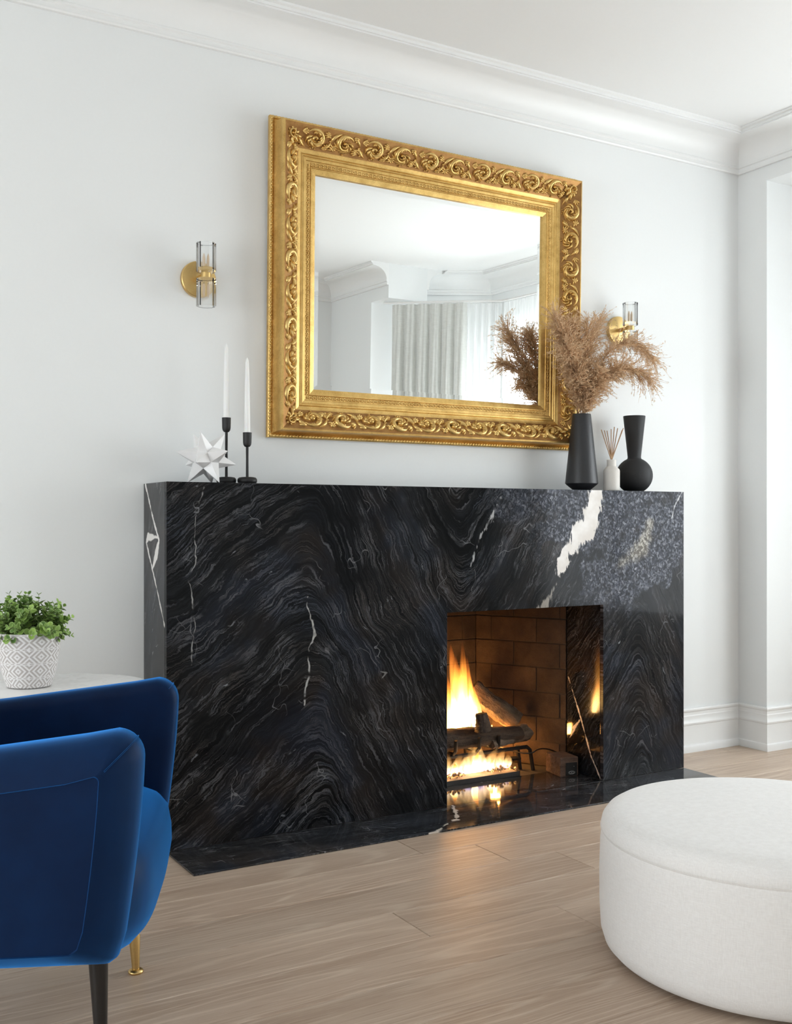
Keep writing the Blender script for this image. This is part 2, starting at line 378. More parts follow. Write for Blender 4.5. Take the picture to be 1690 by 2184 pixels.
# ------------------------------------------------------------------ mesh helpers
def link(o, parent=None):
    COL.objects.link(o)
    if parent is not None: o.parent = parent
    return o
def tag(o, label, cat, group=None):
    o['label'] = label; o['category'] = cat
    if group: o['group'] = group
    return o
def struct(o): o['kind'] = 'structure'; return o
def empty(name, loc=(0, 0, 0), rz=0, label=None, cat=None, group=None):
    o = bpy.data.objects.new(name, None); o.location = loc; o.rotation_euler = (0, 0, rz); o.empty_display_size = .05
    COL.objects.link(o)
    if label: tag(o, label, cat, group)
    return o

class MB:
    def __init__(s): s.v = []; s.f = []
    def add(s, vs, fs):
        b = len(s.v); s.v += [tuple(x) for x in vs]; s.f += [tuple(i+b for i in f) for f in fs]; return s
    def box(s, x0, x1, y0, y1, z0, z1):
        return s.add([(x0, y0, z0), (x1, y0, z0), (x1, y1, z0), (x0, y1, z0), (x0, y0, z1), (x1, y0, z1), (x1, y1, z1), (x0, y1, z1)],
                     [(0, 3, 2, 1), (4, 5, 6, 7), (0, 1, 5, 4), (1, 2, 6, 5), (2, 3, 7, 6), (3, 0, 4, 7)])
    def quad(s, a, b, c, d): return s.add([a, b, c, d], [(0, 1, 2, 3)])
    def rings(s, rings, closed=True, cap0=True, cap1=True):
        n = len(rings[0]); vs = [p for r in rings for p in r]; fs = []
        for i in range(len(rings)-1):
            for j in range(n if closed else n-1):
                k = (j+1) % n
                fs.append((i*n+j, i*n+k, (i+1)*n+k, (i+1)*n+j))
        if cap0: fs.append(tuple(reversed(range(n))))
        if cap1: fs.append(tuple(range((len(rings)-1)*n, len(rings)*n)))
        return s.add(vs, fs)
    def lathe(s, prof, n=48, c=(0, 0, 0), cap0=True, cap1=True):
        return s.rings([[(c[0]+r*cos(2*pi*j/n), c[1]+r*sin(2*pi*j/n), c[2]+z) for j in range(n)] for r, z in prof], True, cap0, cap1)
    def tube(s, path, rad, n=8, caps=True, flat=1.0):
        path = [Vector(p) for p in path]; m = len(path)
        if not hasattr(rad, '__len__'): rad = [rad]*m
        up = None; rings = []
        for i, p in enumerate(path):
            d = (path[min(i+1, m-1)]-path[max(i-1, 0)]).normalized()
            if up is None: up = d.orthogonal().normalized()
            up = (up-d*up.dot(d)); up = up.normalized() if up.length > 1e-6 else d.orthogonal().normalized()
            sd = d.cross(up)
            rings.append([p+(up*cos(2*pi*j/n)*flat+sd*sin(2*pi*j/n))*rad[i] for j in range(n)])
        return s.rings(rings, True, caps, caps)
    def sphere(s, c, r, n=8, m=6, sz=1.0):
        return s.rings([[(c[0]+r*sin(pi*(i/m))*cos(2*pi*j/n), c[1]+r*sin(pi*(i/m))*sin(2*pi*j/n), c[2]-r*sz*cos(pi*i/m)) for j in range(n)] for i in [.12]+list(range(1, m))+[m-.12]])
    def mesh(s, name, mat, smooth=None):
        me = bpy.data.meshes.new(name); me.from_pydata(s.v, [], s.f); me.materials.append(mat if not isinstance(mat, str) else MAT[mat])
        bm = bmesh.new(); bm.from_mesh(me); bmesh.ops.recalc_face_normals(bm, faces=bm.faces); bm.to_mesh(me); bm.free()
        if smooth is not None:
            me.polygons.foreach_set('use_smooth', [True]*len(me.polygons))
            if smooth < 179: me.set_sharp_from_angle(angle=radians(smooth))
        return me
    def build(s, name, mat, parent=None, smooth=None, bevel=0, loc=None, seg=2):
        o = bpy.data.objects.new(name, s.mesh(name, mat, smooth)); link(o, parent)
        if loc is not None: o.location = loc
        if bevel:
            b = o.modifiers.new('bevel', 'BEVEL'); b.width = bevel; b.segments = seg; b.limit_method = 'ANGLE'; b.angle_limit = radians(35)
        return o
def sweep(mb, path, prof, closed=False):
    """sweep a (offset, z) profile along a floor path; offset is to the left of the path direction; mitred corners"""
    n = len(path); rings = []
    P = [Vector(p) for p in path]
    for i in range(n):
        if closed: a, b = P[i]-P[i-1], P[(i+1) % n]-P[i]
        else:
            a = P[i]-P[i-1] if i else P[1]-P[0]; b = P[i+1]-P[i] if i < n-1 else a
        a = a.normalized(); b = b.normalized()
        na, nb = Vector((-a.y, a.x)), Vector((-b.y, b.x)); mt = (na+nb); mt = mt/(mt.length_squared/2) if mt.length > 1e-6 else na
        rings.append([(P[i].x+mt.x*o, P[i].y+mt.y*o, z) for o, z in prof])
    if closed: rings.append(rings[0])
    return mb.rings(rings, True, not closed, not closed)
def bez(p0, p1, p2, n=8):
    p0, p1, p2 = Vector(p0), Vector(p1), Vector(p2)
    return [p0*(1-t)**2+p1*2*t*(1-t)+p2*t*t for t in [i/n for i in range(n+1)]]
def copy_tree(o, parent=None):
    c = o.copy(); COL.objects.link(c); c.parent = parent
    for ch in list(o.children): copy_tree(ch, c)
    return c

# ------------------------------------------------------------------ the room shell
XR, XL, YF, H = 4.145, -2.9, -4.5, 2.988     # right wall, left wall, rear wall, ceiling
JN, JF = -.175, -3.80                         # bay opening jambs
HB = 2.752                                    # underside of the bay corbels
fl = MB().box(XL, 5.3, YF-.2, .02, -.06, -.012).build('floor', 'subfloor'); struct(fl)
rows = []
y = -.687
while y < .05: y += .2
k = 0
rj = random.Random(3)
while y > YF:
    y0 = max(y-.2, YF); y1 = min(y, 0.0)
    if y1 > y0+.01:
        rows.append((y0, y1))
    y -= .2
for (y0, y1) in rows:
    mid = (y0+y1)/2
    if abs(mid+.587) < .05: joints = [-.25, 1.868, 4.0]
    elif abs(mid+1.188) < .05: joints = [-.5, 1.513, 3.6]
    else:
        j = XL+rj.uniform(.3, 1.9); joints = []
        while j < 5.0: joints.append(j); j += rj.choice((1.9, 2.1, 2.2))
    xs = [XL]+[j for j in joints if XL+.15 < j < 5.0]+[5.06]
    for a, b in zip(xs[:-1], xs[1:]):
        mb = MB(); e = .0008; c = .0016
        lo = [(a+e, y0+e, -.012), (b-e, y0+e, -.012), (b-e, y1-e, -.012), (a+e, y1-e, -.012)]
        md = [(p[0], p[1], -c) for p in lo]
        hi = [(a+e+c, y0+e+c, 0), (b-e-c, y0+e+c, 0), (b-e-c, y1-e-c, 0), (a+e+c, y1-e-c, 0)]
        mb.rings([lo, md, hi]).build('plank', 'oak', fl)
struct(MB().box(XL-.1, 5.3, YF-.3, .1, H, H+.1).build('ceiling', 'ceil'))
# back wall with the firebox hole
FX0, FX1, FYF, FH = 1.135, 3.513, -.25, 1.237     # fireplace block
OX0, OX1, OH = 2.25, 3.041, .752                  # its opening
wb = MB()
wb.box(XL-.1, OX0-.02, 0, .1, -.05, H+.02); wb.box(OX1+.02, XR+.1, 0, .1, -.05, H+.02); wb.box(OX0-.02, OX1+.02, 0, .1, 1.02, H+.02)
struct(wb.build('wall_back', 'wall'))
# right wall: short return, corbels at both ends of the bay, far piece
wr = MB()
wr.box(XR, XR+.355, JN, .1, -.05, H+.02); wr.box(XR, XR+.355, -.45, JN, HB, H+.02)
wr.box(XR, XR+.355, YF-.1, JF, -.05, H+.02); wr.box(XR, XR+.355, JF, -3.53, HB-.03, H+.02)
struct(wr.build('wall_right', 'wall'))
# rear wall, left wall with a window opening added for fill light
struct(MB().box(XL-.1, XR, YF-.1, YF, -.05, H+.02).build('wall_front', 'wall'))
wl = MB(); ly0, ly1, wz0, wz1 = -3.35, -1.05, .3, 2.1
wl.box(XL-.1, XL, YF, ly0, -.05, H+.02); wl.box(XL-.1, XL, ly1, 0, -.05, H+.02); wl.box(XL-.1, XL, ly0, ly1, -.05, wz0); wl.box(XL-.1, XL, ly0, ly1, wz1, H+.02)
struct(wl.build('wall_left', 'wall'))
# bay: canted sides and window wall
BX = 5.05; BN, BF = -.56, -3.42
def slab(name, p0, p1, z0, z1, th=.1):
    d = Vector((p1[0]-p0[0], p1[1]-p0[1])).normalized(); n = Vector((d.y, -d.x))*th
    a = [(p0[0], p0[1]), (p1[0], p1[1]), (p1[0]+n.x, p1[1]+n.y), (p0[0]+n.x, p0[1]+n.y)]
    return struct(MB().rings([[(q[0], q[1], z0) for q in a], [(q[0], q[1], z1) for q in a]]).build(name, 'wall'))
slab('wall_bay_far', (XR+.355, JF), (BX, BF), -.05, H+.02)
slab('wall_bay_near', (BX, BN), (XR+.355, JN), -.05, H+.02)
by0, by1, bz0, bz1 = -3.25, -.75, .45, 2.44
wb2 = MB(); wb2.box(BX, BX+.1, BF, by0, -.05, H+.02); wb2.box(BX, BX+.1, by1, BN, -.05, H+.02); wb2.box(BX, BX+.1, by0, by1, -.05, bz0); wb2.box(BX, BX+.1, by0, by1, bz1, H+.02)
struct(wb2.build('wall_bay', 'wall'))
def window(name, org, ax, length, z0, z1, cols):
    """frame bars and panes in a vertical opening; ax is the direction along the wall"""
    ax = Vector(ax); nrm = Vector((-ax.y, ax.x, 0)); org = Vector(org)
    def bar(a0, a1, zz0, zz1, d=.03):
        q = [org+ax*a+nrm*s for a, s in ((a0, -d), (a1, -d), (a1, d), (a0, d))]
        return MB().rings([[(p.x, p.y, zz0) for p in q], [(p.x, p.y, zz1) for p in q]])
    root = struct(bar(0, length, z0, z0+.05).build(name, 'trim', bevel=.004))
    bar(0, length, z1-.05, z1).build('head_rail', 'trim', root); bar(0, .05, z0+.05, z1-.05).build('stile', 'trim', root); bar(length-.05, length, z0+.05, z1-.05).build('stile', 'trim', root)
    st = length/cols
    for i in range(1, cols): bar(i*st-.025, i*st+.025, z0+.05, z1-.05).build('mullion', 'trim', root)
    for i in range(cols):
        a = org+ax*(i*st+.03); b = org+ax*((i+1)*st-.03)
        MB().quad((a.x, a.y, z0+.03), (b.x, b.y, z0+.03), (b.x, b.y, z1-.03), (a.x, a.y, z1-.03)).build('pane', 'pane', root)
window('window_1', (BX+.05, by0, 0), (0, 1, 0), by1-by0, bz0, bz1, 3)
window('fill_window', (XL-.05, ly0, 0), (0, 1, 0), ly1-ly0, wz0, wz1, 2)  # unseen window, added and sized to fill the dark left side
# baseboards
bp = [(0, -.0), (.024, 0), (.024, .024), (.021, .032), (.016, .036), (.014, .043), (.014, .128), (.018, .132), (.019, .139), (.013, .150), (.011, .160), (.012, .172), (.010, .176), (.010, .190), (.015, .196), (.016, .203), (.012, .209), (0, .209)]
def path_left(pts): return [Vector(p) for p in pts]
b1 = MB(); sweep(b1, [(XR+.355, JN), (XR, JN), (XR, 0), (FX1, 0)], bp); struct(b1.build('baseboard_right', 'trim', smooth=25))
b2 = MB(); sweep(b2, [(FX0, 0), (XL, 0), (XL, YF), (XR, YF), (XR, JF), (XR+.355, JF), (BX, BF), (BX, BN), (XR+.355, JN)], bp); struct(b2.build('baseboard_back', 'trim', smooth=25))
# cove cornice
cp = [(0, 2.822), (.014, 2.822), (.017, 2.828), (.014, 2.836), (.014, 2.846), (.021, 2.850), (.021, 2.858)]
for i in range(9):
    a = i/8*pi/2; cp.append((.018+.122*(1-cos(a)), 2.860+.100*sin(a)))
cp += [(.140, 2.966), (.148, 2.966), (.148, 2.976), (.158, 2.980), (.160, H+.01), (0, H+.01)]
c1 = MB(); sweep(c1, [(XR, -.45), (XR, 0), (XL, 0), (XL, YF), (XR, YF), (XR, -3.53)], cp); struct(c1.build('trim_1', 'trim', smooth=28))
c2 = MB(); sweep(c2, [(XR+.355, -3.53), (XR+.355, JF+.02), (BX, BF), (BX, BN), (XR+.355, JN-.02), (XR+.355, -.45)], cp); struct(c2.build('trim_2', 'trim', smooth=28))

# ------------------------------------------------------------------ fireplace
fp = empty('fireplace', (2.324, -.125, 0), 0, 'polished black veined marble fireplace block with square opening under the gold mirror', 'fireplace')
def fpart(mb, name, mat, **k):
    o = mb.build(name, mat, None, **k); o.parent = fp; o.matrix_parent_inverse = Matrix.Translation((-2.324, .125, 0)); return o
th = .02
fr = MB()   # one face sheet with the opening cut out, folded round its edge
yy0, yy1 = FYF, FYF+th
ol = [(FX0, .006), (OX0, .006), (OX0, OH), (OX1, OH), (OX1, .006), (FX1, .006), (FX1, FH), (FX0, FH)]
vs = [(x, yy0, z) for x, z in ol]+[(x, yy1, z) for x, z in ol]; n = len(ol)
fs = [(0, 1, 2, 7), (2, 3, 6, 7), (3, 4, 5, 6), (8, 15, 10, 9), (10, 15, 14, 11), (11, 14, 13, 12)]+[(i, i+n, (i+1) % n+n, (i+1) % n) for i in range(n)]
fr.add(vs, fs); fpart(fr, 'front_panel', 'marble_front', bevel=.0015)
fpart(MB().box(FX0, FX0+th, yy1+.0006, -.0005, .0, FH), 'side_panel', 'marble_side', bevel=.001)
fpart(MB().box(FX1-th, FX1, yy1+.0006, -.0005, .0, FH), 'side_panel', 'marble_side', bevel=.001)
fpart(MB().box(FX0+th+.0005, FX1-th-.0005, yy1+.0006, -.0005, FH-th, FH), 'shelf', 'marble_hearth', bevel=.001)
fpart(MB().box(OX0-.02, OX0, yy1+.0006, -.012, .007, OH), 'jamb_panel', 'marble_jamb', bevel=.001)
fpart(MB().box(OX1, OX1+.02, yy1+.0006, -.012, .007, OH), 'jamb_panel', 'marble_jamb', bevel=.001)
fpart(MB().box(OX0-.02, OX1+.02, yy1+.0006, -.012, OH+.0005, OH+.02), 'soffit_panel', 'marble_side', bevel=.001)
hs_ = fpart(MB().box(FX0, FX1, -.512, FYF-.0005, .0005, .006).box(OX0, OX1, FYF, .0, .0005, .006), 'hearth_slab', 'marble_hearth', bevel=.001)
# firebox: splayed brick walls
fb = fpart(MB().box(OX0-.06, OX1+.06, .46, .50, 0, 1.02).box(OX0-.10, OX0-.06, .101, .50, 0, 1.02).box(OX1+.06, OX1+.10, .101, .50, 0, 1.02).box(OX0-.06, OX1+.06, .001, .46, .98, 1.02), 'firebox_lining', 'mortar')
fpart(MB().box(OX0-.02, OX1+.02, .001, .46, -.001, .005), 'firebox_floor', 'mortar')
def brickwall(p0, p1, seed):
    p0, p1 = Vector(p0), Vector(p1); L = (p1-p0).length; d = (p1-p0)/L; nn = Vector((d.y, -d.x))
    rg = random.Random(seed); bh = .111; bl = .228; j = .004
    fpm = MB(); q = [p0+nn*-.035, p1+nn*-.035, p1+nn*-.004, p0+nn*-.004]
    fpm.rings([[(a.x, a.y, .006) for a in q], [(a.x, a.y, .98) for a in q]]); fpart(fpm, 'mortar_bed', 'mortar')
    z = .007; r = 0
    while z < .96:
        a = -(bl/2 if r % 2 else 0)-.03
        while a < L-.01:
            s0, s1 = max(a, 0), min(a+bl-j, L)
            if s1-s0 > .02:
                pr = rg.uniform(-.001, .0015)
                q = [p0+d*s0+nn*-.03, p0+d*s1+nn*-.03, p0+d*s1+nn*pr, p0+d*s0+nn*pr]
                o = MB().rings([[(v.x, v.y, z) for v in q], [(v.x, v.y, min(z+bh-j, .975)) for v in q]]).build('brick', 'brick', None, bevel=.003)
                o.parent = fb
            a += bl
        z += bh; r += 1
RB = (OX1-.203, .40); LB = (OX0+.203, .40)
brickwall(RB, (OX1, -.005), 1); brickwall(LB, RB, 2); brickwall((OX0, -.005), LB, 3)

# gas burner, grate, logs, fire
gb = empty('gas_burner', (2.52, .12, .006), 0, 'low gas burner tray with sand and glowing embers under the logs', 'gas burner')
def child(mb, name, mat, root, **k):
    o = mb.build(name, mat, root, **k); o.matrix_parent_inverse = Matrix.Translation(root.location).inverted() if root.rotation_euler.z == 0 else Matrix.LocRotScale(root.location, root.rotation_euler, None).inverted()
    return o
px0, px1, py0, py1 = 2.275, 2.795, .005, .23
pm = MB().box(px0, px1, py0, py1, .006, .010).box(px0, px1, py0, py0+.004, .010, .026).box(px0, px1, py1-.004, py1, .010, .03).box(px0, px0+.004, py0, py1, .010, .028).box(px1-.004, px1, py0, py1, .010, .028)
child(pm, 'tray', 'pan', gb)
sm = MB(); nx, ny = 40, 16; rg = random.Random(5)
for i in range(nx+1):
    for j_ in range(ny+1):
        sm.v.append((px0+.005+(px1-px0-.01)*i/nx, py0+.005+(py1-py0-.01)*j_/ny, .022+.014*sin(pi*j_/ny)*(.6+.4*sin(i*.9))+rg.uniform(-.002, .002)))
for i in range(nx):
    for j_ in range(ny): a = i*(ny+1)+j_; sm.f.append((a, a+1, a+ny+2, a+ny+1))
so = child(sm, 'sand_bed', 'sand', gb, smooth=60)
em = MB()
for k in range(230):
    cl = rg.choice((2.44, 2.47, 2.50, 2.66, 2.70, 2.73, 2.33))
    x_ = cl+rg.gauss(0, .022); y_ = .055+rg.gauss(0, .022); r_ = rg.uniform(.003, .0075)
    em.sphere((x_, max(y_, .02), .034+r_*rg.uniform(.2, 2.2)), r_, 5, 4)
eo = child(em, 'embers', 'ember', gb); eo['kind'] = 'stuff'

gr = empty('fire_grate', (2.6, .14, .006), 0, 'black steel bar grate carrying the logs in the firebox', 'grate')
def bar(path, r=.008):
    return child(MB().tube(path, r, 6), 'bar', 'steel_black', gr, smooth=50)
bar([(2.22, .06, .112), (2.80, .06, .112), (2.872, .06, .112), (2.888, .058, .10), (2.905, .056, .007)], .0095)
bar([(2.30, .30, .122), (2.70, .30, .122), (2.72, .30, .007)], .0085)
for xx in (2.38, 2.48, 2.60, 2.70): bar([(xx, .31, .124), (xx, .05, .124), (xx-.01, .020, .145), (xx-.015, .010, .19)], .008)
bar([(2.852, .10, .112), (2.868, .10, .007)], .009)
bar([(2.74, .13, .055), (2.868, .10, .055)], .011)
bar([(2.32, .06, .112), (2.32, .06, .03), (2.32, .062, .007)], .008); bar([(2.42, .30, .122), (2.42, .30, .007)], .008)

def log(name, p0, p1, r0, r1, mat, endmat, label, seed, n=14, m=22, flat=1.0):
    rg = random.Random(seed); p0, p1 = Vector(p0), Vector(p1); ax = p1-p0; L = ax.length
    ph = [rg.uniform(0, 6.28) for _ in range(5)]
    root = empty(name, p0, 0, label, 'log', 'fire logs')
    mb = MB(); rings = []
    for i in range(m+1):
        s = i/m; rr = r0+(r1-r0)*s
        ring = []
        for j in range(n):
            a = 2*pi*j/n
            k = 1+.10*sin(3*a+ph[0]+s*2)+.07*sin(5*a+ph[1]-s*5)+.05*sin(9*s+2*a+ph[2])+rg.uniform(-.06, .06)
            ring.append((L*s, rr*k*cos(a), rr*k*sin(a)*flat))
        rings.append(ring)
    mb.rings(rings, True, False, False); rot = Vector((1, 0, 0)).rotation_difference(ax)
    root.rotation_mode = 'QUATERNION'; root.rotation_quaternion = rot
    mb.build('bark', mat, root, smooth=60)
    for rn, dx in ((rings[0], 0), (rings[-1], L)):
        e = MB(); cnt = (dx, 0, 0); e.v = [cnt]+[tuple(q) for q in rn]; e.f = [(0, 1+q, 1+(q+1) % n) for q in range(n)]; e.build('cut_end', endmat, root, smooth=40)
    return root
log('fire_log', (2.20, .085, .180), (2.83, .055, .176), .050, .034, 'bark', 'char', 'long dark front log lying across the fire grate', 11)
log('fire_log', (2.66, .028, .150), (2.885, .085, .172), .018, .040, 'bark_pale', 'char', 'short split log with sawn end at the right of the grate', 12)
log('fire_log', (2.715, .265, .345), (2.888, .150, .200), .050, .046, 'bark_pale', 'char', 'thick pale log leaning against the back of the fire', 13)
log('fire_log', (2.592, .012, .292), (2.600, .005, .216), .024, .036, 'bark', 'char', 'small knotty log stub propped upright before the flames', 14)
log('fire_log', (2.24, .285, .175), (2.68, .300, .17), .042, .040, 'bark', 'char', 'rear dark log lying behind the flames on the grate', 15)

fi = empty('fire', (2.5, .11, .2), 0, 'tall yellow gas flames rising behind the front log', 'flame')
def tongue(mat, base, hgt, wx, wy, lean, seed, name='flame'):
    rg = random.Random(seed); mb = MB(); rings = []; N = 16
    p1, p2 = rg.uniform(0, 6.28), rg.uniform(0, 6.28)
    for i in range(N+1):
        s = i/N
        r = (s+.05)**.32*(1-s)**.85*1.05+.012
        cx = .16*sin(3.4*s+p1)*s+lean*s; cy = .12*sin(3.1*s+p2)*s
        rings.append([(cx+.5*r*cos(2*pi*j/12)*(1+.15*sin(3*2*pi*j/12+p1+4*s)), cy+.5*r*sin(2*pi*j/12), s) for j in range(12)])
    mb.rings(rings); o = mb.build(name, mat, fi, smooth=179); o.matrix_parent_inverse = Matrix.Translation((-2.5, -.11, -.2))
    o.location = base; o.scale = (wx, wy, hgt); return o
for bx_, by_, bz_, h_, wx_, ln, sd in ((2.43, .105, .215, .26, .10, .1, 1), (2.49, .105, .215, .25, .085, -.1, 2), (2.545, .11, .215, .36, .095, -.1, 3), (2.585, .10, .215, .31, .09, -.35, 4), (2.635, .105, .215, .30, .085, -.45, 5), (2.60, .13, .215, .37, .07, -.2, 6), (2.38, .11, .215, .22, .09, 0, 7), (2.655, .10, .215, .22, .06, -.5, 8), (2.47, .13, .215, .31, .06, .2, 9), (2.515, .09, .215, .19, .12, 0, 10)):
    tongue('flame', (bx_+.05, by_+.09, bz_-.02), h_+.02, wx_*1.25, .085, ln, sd)
for bx_, h_, wx_, sd in ((2.36, .075, .07, 21), (2.42, .085, .07, 22), (2.48, .08, .075, 23), (2.545, .10, .075, 24), (2.60, .125, .085, 25), (2.655, .085, .075, 26), (2.71, .075, .065, 27), (2.75, .055, .05, 28)):
    tongue('flame_low', (bx_, .048, .036), h_*1.15, wx_*1.6, .06, .2, sd)
def coremat(name, col, st):
    t = NT(name); x, y, z = t.sep(t.obj()); k = t.ss(z, .25, 1., 1., .12)
    e = t.n('Emission', {'Color': t.mix(t.ss(z, .1, .9), col, (1, .33, .05)), 'Strength': t.mul(k, st)}); t.t.links.new(e.outputs[0], t.out.inputs[0]); return t.mat
MAT['core'] = coremat('flame_glow_core', (1, .56, .18), 30)
MAT['brick_glow'] = coremat('hidden_brick_glow', (1, .46, .11), 95)  # strong emission for the added glow that lights the firebox bricks
MAT['core_low'] = coremat('flame_core_low', (1, .62, .28), 7)
for bx_, by_, h_, wx_, ln, sd in ((2.40, .105, .14, .07, .1, 41), (2.455, .105, .15, .06, -.1, 42), (2.52, .10, .17, .075, 0, 43), (2.645, .115, .17, .05, -.5, 44)):
    tongue('core', (bx_+.05, by_+.09, .196), h_, wx_, .035, ln, sd, 'flame_glow_core')
for bx_, by_, bz_, h_ in ((2.822, .240, .10, .085), (2.79, .165, .125, .06)):
    tongue('brick_glow', (bx_, by_, bz_), h_, .05, .035, 0, 60, 'flame_glow_core')  # extra glow bodies hidden behind the logs, added to brighten the brick wall
for bx_, h_, wx_, sd in ((2.40, .05, .055, 51), (2.47, .05, .06, 52), (2.585, .085, .06, 53), (2.66, .045, .05, 54)):
    tongue('core_low', (bx_, .045, .036), h_, wx_, .02, .2, sd, 'flame_glow_core')

# receiver box on the hearth
rc = empty('receiver_box', (2.985, -.055, .006), radians(-9), 'small brown brick-look cover with black receiver on the hearth by the right jamb', 'receiver')
MB().box(-.052, .038, -.062, .062, 0, .082).build('cover', barkmat('brick_cover', (.09, .05, .035), (.20, .12, .085), (.05, .03, .02), 60), rc, bevel=.004)
rv = MB().box(-.026, .030, -.066, -.0625, .004, .060).build('receiver', 'plastic', rc, bevel=.0015)
lg = MB()
for cx_, rx_, rz_ in ((.002, .016, .0065), (-.0035, .0055, .004), (.0075, .0055, .004)):
    pts = [(cx_+rx_*cos(a/24*2*pi), -.0668, .017+rz_*sin(a/24*2*pi)) for a in range(25)]
    lg.tube(pts, .0008, 4, False)
lg.build('logo', 'print', rv)
MB().box(.012, .015, -.0669, -.066, .042, .044).build('indicator', 'print', rv)
tag(MB().tube(bez((2.80, .16, .10), (2.86, .02, .075), (2.90, .035, .095), 10)+bez((2.90, .035, .095), (2.95, .045, .112), (2.992, .0, .086), 10)[1:], .0032, 6).build('gas_cable', 'plastic', smooth=60), 'thin black cable looping from the grate to the receiver box', 'cable')

# ------------------------------------------------------------------ mirror
MW, MH_ = 1.475, 1.197
mr = empty('mirror', (2.337, -.004, 1.419), 0, 'large rectangular mirror in carved antique gold frame above the mantel', 'mirror')
mr.rotation_euler = (radians(1.05), 0, 0)
PROF = [(0, 0), (0, .016), (.004, .021), (.011, .022), (.014, .018), (.016, .022), (.020, .030), (.0225, .045), (.024, .060), (.0245, .076), (.027, .082), (.033, .084)]
BAND = [(.033, .084), (.052, .0735), (.075, .0555), (.100, .037), (.108, .033)]
PROF2 = [(.108, .033), (.112, .031), (.122, .029), (.124, .0265), (.127, .0285), (.131, .0285), (.133, .026), (.136, .027), (.145, .0255), (.147, .022), (.150, .0215), (.164, .0215), (.165, .019), (.167, .0225), (.170, .0225), (.171, .0185), (.180, .0165), (.190, .013), (.190, .004), (0, .0)]
def side(i):
    """returns length and map (along, s, d) -> local xyz"""
    if i == 0: return MW, lambda a, s, d: (-MW/2+a, -d, MH_-s)
    if i == 1: return MH_, lambda a, s, d: (MW/2-s, -d, MH_-a)
    if i == 2: return MW, lambda a, s, d: (MW/2-a, -d, s)
    return MH_, lambda a, s, d: (-MW/2+s, -d, a)
def railmesh(i, prof):
    L, f = side(i); mb = MB(); r0 = [f(s, s, d) for s, d in prof]; r1 = [f(L-s, s, d) for s, d in prof]
    mb.rings([r0, r1], False, False, False); return mb
# carved scroll motif in (p along, q across, h out)
def stroke(mb, pts, w0, w1, h0, h1, base=.0, n=6):
    m = len(pts); rings = []
    for i, p in enumerate(pts):
        a = Vector(pts[max(i-1, 0)]); b = Vector(pts[min(i+1, m-1)]); d = (b-a); d = d/max(d.length, 1e-9); nn = Vector((-d.y, d.x))
        s = i/(m-1); e = min(1, sin(pi*min(max(s, .02), .98))**.55)
        ww = (w0+(w1-w0)*s)*e*1.5; hh = (h0+(h1-h0)*s)*(.35+.65*e)*1.9
        rings.append([(p[0]+nn.x*ww*c, p[1]+nn.y*ww*c, base-.002+hh*t) for c, t in ((-1, 0), (-.82, .62), (-.3, .98), (.3, .98), (.82, .62), (1, 0))])
    mb.rings(rings, False, False, False)
def spir(c, r0, r1, a0, turns, n=22, e=1.0):
    return [(c[0]+(r0+(r1-r0)*(i/n)**e)*cos(a0+2*pi*turns*i/n), c[1]+(r0+(r1-r0)*(i/n)**e)*sin(a0+2*pi*turns*i/n)) for i in range(n+1)]
PER = .235
def motif():
    mb = MB(); D = radians
    for (cx, cy, dr, a0) in ((.060, .043, 1, 210), (.176, .045, -1, -30)):
        stroke(mb, spir((cx, cy), .037, .013, D(a0), .92*dr, 24), .0075, .0045, .010, .013)
        stroke(mb, spir((cx, cy), .012, .003, D(a0+200), 1.1*dr, 12), .005, .004, .012, .012)
        for k in range(8):
            a = D(a0+40*dr+k*36*dr)
            p0 = (cx+.041*cos(a), cy+.036*sin(a)); p2 = (cx+.014*cos(a+dr*1.35), cy+.014*sin(a+dr*1.35)); p1 = (cx+.036*cos(a+dr*.9), cy+.034*sin(a+dr*.9))
            stroke(mb, [tuple(q) for q in bez(p0, p1, p2, 7)], .0030, .0052, .006, .0125)
    for p0, p1, p2, w_ in (((.090, .078), (.115, .070), (.122, .045), .006), ((.122, .045), (.128, .018), (.158, .008), .006), ((.206, .012), (.228, .022), (.238, .045), .006), ((-.003, .045), (.006, .072), (.030, .082), .006)):
        stroke(mb, [tuple(q) for q in bez(p0, p1, p2, 9)], w_, w_*.6, .009, .007)
    for (ox, oy, a0) in ((.114, .024, 190), (.127, .062, 20), (.230, .066, 170), (.008, .022, 350), (.116, .074, 200), (.232, .016, 180)):
        for k in range(4):
            a = D(a0+k*26-39); L = .026-.003*abs(k-1.5)
            c = (ox+L*.6*cos(a+.25), oy+L*.6*sin(a+.25))
            if not .005 < oy+L*sin(a) < .084: continue
            stroke(mb, [tuple(q) for q in bez((ox, oy), c, (ox+L*cos(a), oy+L*sin(a)), 6)], .0030, .0034, .006, .009)
    for (ox, oy, a0, nk, Lk) in ((.020, .060, 160, 3, .024), (.098, .030, 330, 3, .022), (.138, .070, 200, 3, .024), (.214, .060, 20, 3, .022), (.060, .010, 90, 3, .018), (.176, .008, 90, 3, .018)):
        for k in range(nk):
            a = D(a0+k*30-30); c = (ox+Lk*.6*cos(a-.3), oy+Lk*.6*sin(a-.3))
            if not .005 < oy+Lk*sin(a) < .084: continue
            stroke(mb, [tuple(q) for q in bez((ox, oy), c, (ox+Lk*cos(a), min(max(oy+Lk*sin(a), .002), .087)), 6)], .0026, .0036, .005, .009)
    for (bx_, by_, r_) in ((.058, .080, .0042), (.066, .083, .0035), (.050, .083, .0034), (.176, .085, .0040), (.118, .043, .0045), (.235, .047, .0045)):
        mb.sphere((bx_, by_, .004), r_, 7, 5, 1.5)
    return mb.mesh('scroll_ornament', 'gold_orn', 70)
MOT = motif()
